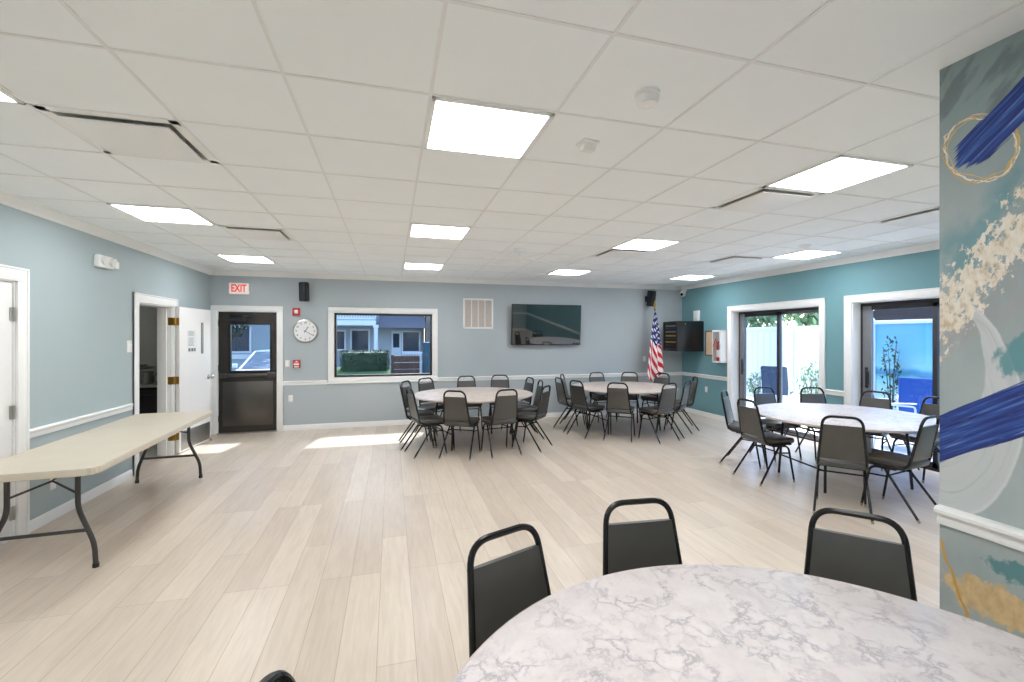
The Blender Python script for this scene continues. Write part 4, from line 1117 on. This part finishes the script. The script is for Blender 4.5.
# (hoop x, hoop y, facing in degrees, label)
CH = [
 (.125, 6.97, 1, V + 'exactly side-on, toward the exit door'),
 (.215, 7.58, -28, V + 'just behind the side-on one'),
 (.235, 6.46, 15, V + 'just before the side-on one'),
 (.56, 8.06, -55, V + 'before the window corner'),
 (1.30, 8.26, -88, V + 'straight below the vent'),
 (1.94, 8.31, -102, V + 'far side, under the television'),
 (2.32, 7.62, -172, V + 'beyond the two side-facing ones'),
 (2.335, 7.07, 175, V + 'rear of two side-facing ones'),
 (2.155, 6.26, 139, V + 'front of two side-facing ones'),
 (1.499, 5.99, 100, V + 'back to camera, closer to television'),
 (.794, 6.04, 60, V + 'back to camera, closer to window'),
 (2.785, 7.48, 3, Fg + 'front of two facing the rack'),
 (3.11, 8.16, -32, Fg + 'rear of two facing the rack'),
 (2.87, 6.90, 19, Fg + 'dark back, turned three-quarters'),
 (3.92, 8.36, -88, Fg + 'far side, below the television edge'),
 (4.60, 8.26, -125, Fg + 'far side, just beside the flag'),
 (5.08, 7.84, -153, Fg + 'between flag and rack'),
 (5.17, 6.94, 157, Fg + 'dark side-on back by teal wall'),
 (4.64, 6.42, 128, Fg + 'just before the dark side-on one'),
 (4.10, 6.12, 105, Fg + 'bluish sheen on its back'),
 (3.354, 6.40, 52, Fg + 'plain back square to camera'),
 (4.22, 5.09, -52, P_ + 'narrow, below the extinguisher cabinet'),
 (3.86, 4.29, -2, P_ + 'whole side and legs showing'),
 (5.03, 5.27, -95, P_ + 'before the first patio door'),
 (5.66, 5.06, -110, P_ + 'before the teal strip between doors'),
 (6.05, 4.46, -160, P_ + 'before the second door handle'),
 (6.15, 3.82, 175, P_ + 'far one partly cut by mural'),
 (4.62, 2.92, 101, P_ + 'seat showing, back cut by mural'),
 (3.86, 3.14, 41, P_ + 'broad back toward camera'),
 (.395, 1.63, -68, N_ + 'tilted, beside the open floor'),
 (1.028, 1.775, -95, N_ + 'middle of its far edge'),
 (1.80, 1.405, -138, N_ + 'beside the mural wall'),
 (-.28, .98, -22, N_ + 'only hoop top showing'),
]
proto = None
for (hx, hy, fd, lab) in CH:
    a = math.radians(fd)                      # facing direction
    loc = (hx - HOOP * math.cos(a), hy - HOOP * math.sin(a), 0)
    if proto is None:
        proto = make_chair(lab); proto.location = loc; proto.rotation_euler = (0, 0, a - PI / 2)
    else: dup(proto, loc, a - PI / 2, lab)

# ------------------------------------------------------------------ round folding tables
def make_round(label, top):
    t = thing('round_table', label, 'table', group='round folding banquet tables')
    R = .915; z1 = .745; z0 = .722
    bm = B(); add_lathe(bm, [(0, z0 + .004), (R - .004, z0 + .004), (R - .004, z1 - .002), (R - .008, z1), (0, z1)], 96); obj('tabletop', bm, top, t, 30)
    bm = B(); add_lathe(bm, [(R - .006, z0), (R, z0 + .003), (R, z1 - .003), (R - .004, z1 - .0005), (R - .006, z1 - .001)], 96); obj('edge_band', bm, M['edge'], t, 30)
    bm = B(); add_lathe(bm, [(0, z0 - .004), (R - .02, z0 - .004), (R - .015, z0 + .004), (0, z0 + .004)], 96); obj('underside', bm, M['ply'], t, 30)
    bm = B()
    for s in (-1, 1):
        add_box(bm, -.55, .55, s * .42 - .015, s * .42 + .015, z0 - .035, z0 - .004, bev=.003)
    obj('rail', bm, M['tabletube'], t)
    for e in (-1, 1):
        for s in (-1, 1):
            bm = B(); add_tube(bm, round_path([(e * .45, s * .34, z0 - .02), (e * .48, s * .34, .42), (e * .50, s * .36, .02), (e * .50, s * .36, 0)], .04, 4), .014, 10); obj('leg', bm, M['tabletube'], t)
        for cx, cz in ((.465, .60), (.49, .22)):
            bm = B(); add_tube(bm, [(e * cx, -.34, cz), (e * cx, .34, cz)], .010, 8); obj('crossbar', bm, M['tabletube'], t)
        bm = B(); add_tube(bm, round_path([(e * .468, 0, .59), (e * .28, 0, .62), (e * .08, 0, z0 - .01)], .02, 4), .008, 8); obj('folding_brace', bm, M['tabletube'], t)
    return t
tab = make_round('beige round folding table below the louvred vent and window', M['marble_beige'])
tab.location = (*TA, 0); tab.rotation_euler = (0, 0, .26)
dup(tab, (*TB, 0), .03, 'beige round folding table in front of the flag and television')
tab = make_round('pale marble round table beside the patio doors', M['marble'])
tab.location = (*TC, 0); tab.rotation_euler = (0, 0, -.17)
dup(tab, (*TF, 0), 1.745, 'big near round table with a grey-veined marble top')

# ------------------------------------------------------------------ the long folding table
t = thing('folding_table', 'long beige plastic folding table along the pale wall', 'table', (-2.355, 4.99, 0), math.radians(2.9))
hx, hy, ch = .385, 1.275, .045
outline = [(-hx + ch, -hy), (hx - ch, -hy), (hx, -hy + ch), (hx, hy - ch), (hx - ch, hy), (-hx + ch, hy), (-hx, hy - ch), (-hx, -hy + ch)]
bm = B(); add_prism(bm, outline, .692, .74, 'Z')
bmesh.ops.bevel(bm, geom=[e for e in bm.edges if e.calc_length() < .1 and abs(e.verts[0].co.z - e.verts[1].co.z) > .02], offset=.02, segments=3, affect='EDGES')
bmesh.ops.bevel(bm, geom=[e for e in bm.edges if e.is_manifold and abs(e.verts[0].co.z - e.verts[1].co.z) < .001 and e.calc_face_angle(0) > 1], offset=.006, segments=2, affect='EDGES')
obj('tabletop', bm, M['beige'], t, 40)
bm = B()
for s in (-1, 1): add_box(bm, s * .30 - .012, s * .30 + .012, -1.12, 1.12, .668, .693, bev=.003)
obj('rail', bm, M['greyleg'], t)
for e in (-1, 1):
    y = e * 1.06
    for s in (-1, 1):
        bm = B(); add_tube(bm, round_path([(s * .19, y, .69), (s * .19, y, .42), (s * .292, y + e * .02, .17), (s * .30, y + e * .02, .022), (s * .30, y + e * .02, 0)], [0, .06, .06, 0, 0], 6), .0155, 12)
        lg = obj('leg', bm, M['greyleg'], t)
        bm = B(); add_lathe(bm, [(0, 0), (.019, 0), (.019, .03), (0, .03)], 14, mtx=T(s * .30, y + e * .02, 0)); obj('foot_cap', bm, M['black'], lg)
    bm = B(); add_tube(bm, [(-.255, y + e * .012, .265), (.255, y + e * .012, .265)], .0125, 10); obj('crossbar', bm, M['greyleg'], t)
    bm = B(); add_tube(bm, [(-.18, y, .53), (0, y - e * .10, .60), (.18, y, .53)], .008, 8); add_tube(bm, [(0, y - e * .10, .60), (0, y - e * .38, .675)], .008, 8); obj('folding_brace', bm, M['greyleg'], t)

# ------------------------------------------------------------------ outside: behind the back wall
bm = B(); add_box(bm, -30, 30, YB + .17, 40, -.4, -.20); struct(obj('ground_street', bm, M['asphalt'], None, 0), 'grey paved yard outside the window', 'ground')
bm = B(); add_prism(bm, [(10.3, -.2), (13.0, .66), (14.3, .74), (15.2, -.2)], -1.75, -.03, 'X'); struct(obj('ground_lawn', bm, M['lawn'], None, 0), 'sloping lawn bank under the hedge', 'ground')
FY = 18.73
t = thing('apartment_house', 'pale two-storey house with a white balcony across the yard', 'house', (0, FY, 0))
bm = B(); add_box(bm, -12, 1.26, 0, 8, -.2, 4.9); obj('wall', bm, M['siding'], t, 0)
bm = B(); add_prism(bm, [(-.8, 4.9), (8.5, 4.9), (4, 7.2)], -12.5, 1.27, 'X'); obj('roof', bm, M['roofslate'], t, 0)
bm = B(); add_box(bm, -3.2, -.55, -1.6, 0, 2.02, 2.2, bev=.01); obj('balcony_floor', bm, M['trimw'], t)
bm = B()
add_box(bm, -3.2, -.55, -1.6, -1.54, 2.85, 2.93); add_box(bm, -3.2, -.55, -1.6, -1.54, 2.24, 2.30)
for k in range(30): add_box(bm, -3.18 + k * .09, -3.14 + k * .09, -1.59, -1.55, 2.28, 2.88)
obj('balcony_railing', bm, M['trimw'], t, 0)
bm = B(); add_box(bm, -.60, -.47, -1.6, -1.48, -.2, 2.05); add_box(bm, -.63, -.44, -1.63, -1.45, 1.95, 2.04); obj('porch_column', bm, M['trimw'], t)
for (a, b, c, d) in ((-2.1, -1.73, 1.15, 1.82), (-1.46, -.86, .2, 1.86), (.44, 1.05, 1.05, 1.8), (-5.55, -4.95, 1.1, 1.92), (-8.5, -7.2, 1.0, 2.0)):
    bm = B()
    for q in ((a - .06, a, c - .06, d + .06), (b, b + .06, c - .06, d + .06), (a, b, c - .06, c), (a, b, d, d + .06)): add_box(bm, q[0], q[1], -.06, .02, q[2], q[3])
    f = obj('window', bm, M['trimw'], t, 0); box_obj('pane', M['darkwin'], f, a, b, -.03, -.01, c, d, smooth=0)
bm = B(); add_box(bm, .0, .36, -.07, .0, -.1, 1.85, bev=.01); add_box(bm, .06, .30, -.075, -.06, 1.2, 1.75, mi=1); obj('door', bm, [M['trimw'], M['darkwin']], t)
bm = B(); add_prism(bm, [(-1.2, 1.95), (0, 2.6), (0, 1.95)], -.45, 1.25, 'X'); obj('porch_roof', bm, M['roofslate'], t, 0)
bm = B(); add_box(bm, -8, -3.4, -.05, 0, 2.08, 2.30); add_box(bm, -8, -3.4, -.06, 0, .82, .98); obj('white_band', bm, M['trimw'], t, 0)
bm = B(); add_box(bm, .38, 1.2, -1.0, -.94, .62, .70); add_box(bm, .38, 1.2, -1.0, -.94, .98, 1.05)
for k in range(9): add_box(bm, .40 + k * .095, .43 + k * .095, -.99, -.95, -.2, 1.0)
obj('porch_railing', bm, M['trimw'], t, 0)
bm = B(); add_box(bm, 1.29, 1.95, -.6, .2, -.2, 7.4); tag(obj('brick_chimney', bm, M['brick'], None, 0, loc=(0, FY, 0)), 'grey brick chimney stack at the corner of the house', 'chimney')

def leaf_cloud(bm, cx, cy, cz, rx, ry, rz, n, s, boxy=False):
    for k in range(n):
        if boxy:
            p = [rnd(-1, 1) for _ in range(3)]; ax = random.choice((0, 1, 1, 2)); p[ax] = random.choice((-1, 1)) * rnd(.85, 1.02)
        else:
            v = Vector((random.gauss(0, 1), random.gauss(0, 1), random.gauss(0, 1))).normalized() * rnd(.55, 1.0); p = v
        c = Vector((cx + p[0] * rx, cy + p[1] * ry, cz + p[2] * rz))
        r = Matrix.Rotation(rnd(0, 6.3), 3, 'Z') @ Matrix.Rotation(rnd(-1.3, 1.3), 3, 'X')
        bm.faces.new([bm.verts.new(c + r @ Vector(q)) for q in ((-s * .5, 0, 0), (0, -s, 0), (s * .5, 0, 0), (0, s, 0))])
t = thing('hedge', 'long clipped green hedge outside the picture window', 'hedge', (-.70, 13.6, 0))
bm = B(); vs = add_box(bm, -.60, .60, -.33, .33, .64, 1.20, bev=.08)
core = obj('dense_foliage', bm, M['leaf'], t)
bm = B(); leaf_cloud(bm, 0, 0, .97, .64, .38, .27, 1800, .035, True); obj('foliage', bm, M['leaf'], t, 0)
t = thing('wooden_fence', 'short brown board fence outside beside the hedge', 'fence', (.39, 13.0, 0))
bm = B()
for k in range(6): add_box(bm, -.36, .36, -.02, .02, .0 + k * .185, .17 + k * .185, bev=.005)
obj('board_panel', bm, M['brownwood'], t)
for s in (-.36, .36):
    bm = B(); add_box(bm, s - .04, s + .04, .0, .08, -.2, 1.12, bev=.006); obj('post', bm, M['trimw'] if s > 0 else M['brownwood'], t)
t = thing('utility_box', 'tall dark teal utility box outside the window', 'utility box', (1.05, 13.1, 0))
bm = B(); add_box(bm, -.20, .24, -.25, .25, -.20, 1.47, bev=.02); obj('housing', bm, M['tealbox'], t)
bm = B(); add_box(bm, -.16, .20, -.262, -.25, .1, 1.38, bev=.006); add_box(bm, .14, .16, -.28, -.26, .7, .85); obj('front_door', bm, M['tealbox'], t)

t = thing('parked_car', 'white car parked facing the glass of the exit door', 'car', (-3.20, 13.2, -.20))
bm = B()
prof = [(0, .30), (0, .62), (.08, .74), (.95, .93), (1.05, .94), (4.1, .96), (4.3, .85), (4.35, .35), (4.2, .22), (.15, .20)]
add_prism(bm, prof, -.86, .86, 'X')
bmesh.ops.bevel(bm, geom=[e for e in bm.edges], offset=.06, segments=3, affect='EDGES')
obj('body', bm, M['carwhite'], t, 60)
bm = B()
lo = [(-.82, .95), (.82, .95), (.82, 4.05), (-.82, 4.05)]; hi = [(-.62, 1.75), (.62, 1.75), (.62, 3.4), (-.62, 3.4)]
A = [bm.verts.new((x, y, .92)) for x, y in lo]; C2 = [bm.verts.new((x, y, 1.40)) for x, y in hi]
for k in range(4): bm.faces.new((A[k], A[(k + 1) % 4], C2[(k + 1) % 4], C2[k]))
bm.faces.new(C2); bm.faces.new(A)
bmesh.ops.bevel(bm, geom=[e for e in bm.edges], offset=.05, segments=2, affect='EDGES')
obj('cabin', bm, M['carglass'], t, 50)
bm = B(); add_box(bm, -.60, .60, 1.76, 3.4, 1.375, 1.42, bev=.02)
for s in (-1, 1): add_tube(bm, [(s * .80, .98, .93), (s * .61, 1.78, 1.39)], .03, 8); add_tube(bm, [(s * .80, 4.0, .93), (s * .61, 3.38, 1.39)], .04, 8)
obj('roof', bm, M['carwhite'], t)
bm = B(); add_box(bm, -.45, .45, -.015, .03, .42, .60, bev=.01)
for k in range(4): add_box(bm, -.42, .42, -.022, -.01, .44 + k * .04, .455 + k * .04)
obj('grille', bm, M['black'], t)
bm = B(); add_box(bm, -.16, .16, -.03, -.015, .30, .40, bev=.004); obj('number_plate', bm, M['lens'], t)
for s in (-1, 1):
    bm = B(); add_box(bm, s * .66 - .15, s * .66 + .15, -.02, .1, .58, .70, bev=.03); obj('headlight', bm, M['lens'], t)
    bm = B(); add_box(bm, s * .98 - .10, s * .98 + .04, 1.25, 1.35, .95, 1.07, bev=.02); obj('mirror', bm, M['carwhite'], t)
    for y in (.85, 3.5):
        bm = B(); add_lathe(bm, [(0, -.10), (.22, -.10), (.30, -.09), (.32, -.06), (.32, .06), (.30, .09), (.22, .10), (0, .10)], 28, mtx=T(s * .78, y, .32) @ Matrix.Rotation(PI / 2, 4, 'Y')); obj('wheel', bm, M['rubber'], t)
def tree(name, label, x, y, h, r, m, n=1500, s=.12, z0=-.05):
    t = thing(name, label, 'tree', (x, y, z0))
    bm = B(); add_tube(bm, [(0, 0, 0), (.05, 0, h * .35), (0, .05, h * .7)], .14, 8, r1=.05)
    for k in range(5): a = k * 1.25; add_tube(bm, [(.02, 0, h * (.35 + .06 * k)), (math.cos(a) * r * .7, math.sin(a) * r * .7, h * (.6 + .05 * k))], .05, 6, r1=.015)
    obj('trunk', bm, M['bark'], t)
    bm = B()
    for k in range(7): leaf_cloud(bm, rnd(-.5, .5) * r, rnd(-.5, .5) * r, h * .66 + rnd(-.2, .25) * h, r * .6, r * .6, r * .6, n // 7, s)
    obj('foliage', bm, m, t, 0)
tree('conifer', 'dark green tree beyond the car outside the exit door', -5.0, 16.4, 4.4, 1.15, M['leaf'], 2600, .10, -.2)

# ------------------------------------------------------------------ outside: the patio
bm = B(); add_box(bm, XR + .25, 22, -12, 22, -.3, -.03); struct(obj('ground_patio', bm, M['concrete'], None, 0), 'pale concrete patio outside the glass doors', 'ground')
PX = 9.0
t = thing('vinyl_fence', 'tall white panel fence at the edge of the patio', 'fence', (PX, 0, 0))
for k in range(4):
    y = 6.75 + k * 1.8
    bm = B(); add_box(bm, -.02, .02, y + .05, y + 1.75, .05, 1.84)
    for j in range(9): add_box(bm, -.024, -.018, y + .06 + j * .188, y + .235 + j * .188, .12, 1.74, bev=.002)
    add_box(bm, -.035, .035, y + .05, y + 1.75, 1.76, 1.86, bev=.01); add_box(bm, -.035, .035, y + .05, y + 1.75, .05, .15, bev=.01)
    obj('panel', bm, M['fence'], t)
for k in range(5):
    y = 6.75 + k * 1.8
    bm = B(); add_box(bm, -.06, .06, y - .06, y + .06, -.05, 1.92, bev=.008); add_prism(bm, [(-.07, 1.92), (.07, 1.92), (0, 1.99)], y - .07, y + .07, 'Y'); obj('post', bm, M['fence'], t)
t = thing('painted_wall', 'patio wall painted with a blue sea and sky', 'wall', (PX, 0, 0))
bm = B(); add_box(bm, 0, .15, 1.0, 6.66, -.05, 1.86); obj('painted_face', bm, M['sea'], t, 0)
bm = B(); add_box(bm, -.03, .18, .98, 6.70, 1.86, 1.93, bev=.008); add_box(bm, -.025, .17, 6.64, 6.70, -.05, 1.87); obj('coping', bm, M['trimw'], t)
bm = B(); add_prism(bm, [(5.62, 1.42), (5.50, 1.42), (5.56, 1.72)], -.012, 0, 'X'); obj('painted_sail', bm, M['yellow'], t, 0)
bm = B(); add_box(bm, 0, 4, -4, 5.5, 0, 1.95); o1 = B()
t = thing('neighbour_house', 'low dark-roofed house beyond the painted patio wall', 'house', (12.5, 3.2, -.05))
bm.free(); o1.free()
bm = B(); add_box(bm, 0, 5, -3, 5.2, 0, 2.25); obj('wall', bm, M['siding'], t, 0)
bm = B(); add_prism(bm, [(-.7, 2.05), (5.6, 2.05), (2.5, 4.2)], -3.4, 5.9, 'Y'); obj('roof', bm, M['roofdark'], t, 0)
for i, (x, y, h, r) in enumerate(((11.5, 10.2, 3.4, 1.3), (12.2, 13.6, 3.9, 1.3), (11.4, 17.0, 3.7, 1.3))):
    tree('garden_tree', ('pale green tree above the white fence, first from the painted wall', 'taller pale green tree above the middle of the white fence', 'pale green tree at the far end of the white fence')[i], x, y, h, r, M['leaf2'], 1600, .12)
def shrub(label, x, y, h, r, m, n=500):
    t = thing('shrub', label, 'shrub', (x, y, -.03))
    bm = B()
    for k in range(7): a = k * .9; add_tube(bm, [(0, 0, 0), (math.cos(a) * r * .4, math.sin(a) * r * .4, h * .55), (math.cos(a) * r * .8, math.sin(a) * r * .8, h * rnd(.7, 1))], .008, 6, r1=.003)
    obj('stems', bm, M['bark'], t)
    bm = B(); leaf_cloud(bm, 0, 0, h * .6, r, r, h * .42, n, .04); obj('foliage', bm, m, t, 0)
shrub('pale leafy shrub before the white fence, seen through the clear door panel', 8.66, 7.72, 1.10, .30, M['leaf2'])
shrub('smaller pale shrub farther along the white fence', 8.62, 9.25, .8, .22, M['leaf2'], 350)
shrub('dark climbing shrub before the blue painted wall', 8.80, 6.22, 1.70, .16, M['leaf'], 200)

def patio_chair(label, x, y, rz, fm):
    t = thing('patio_chair', label, 'patio chair', (x, y, -.03), rz, 'sling chairs on the patio')
    for s in (-1, 1):
        bm = B(); add_tube(bm, round_path([(s * .27, .27, 0), (s * .27, .25, .62), (s * .27, -.22, .66), (s * .27, -.32, .0)], [0, .05, .05, 0], 4), .013, 8); obj('side_frame', bm, M['trimw'], t)
        bm = B(); add_box(bm, s * .27 - .025, s * .27 + .025, -.20, .26, .655, .675, bev=.006); obj('armrest', bm, M['trimw'], t)
    bm = B(); add_tube(bm, round_path([(-.25, .25, .42), (-.25, -.20, .38), (-.25, -.38, 1.0), (.25, -.38, 1.0), (.25, -.20, .38), (.25, .25, .42)], [0, .05, .04, .04, .05, 0], 4), .012, 8); obj('seat_frame', bm, fm, t)
    bm = B(); add_prism(bm, [(.25, .425), (-.19, .385), (-.37, .99), (-.38, .985), (-.20, .375), (.25, .415)], -.24, .24, 'X'); obj('sling', bm, fm, t, 20)
patio_chair('bright blue sling chair with its broad back to the second patio door', 8.14, 5.30, -1.01, M['sling'])
patio_chair('blue sling chair turned aside beyond the bright blue one', 7.25, 5.22, -1.95, M['sling'])
patio_chair('slate blue sling chair outside the first patio door', 8.3, 8.28, -1.0, M['navy'])
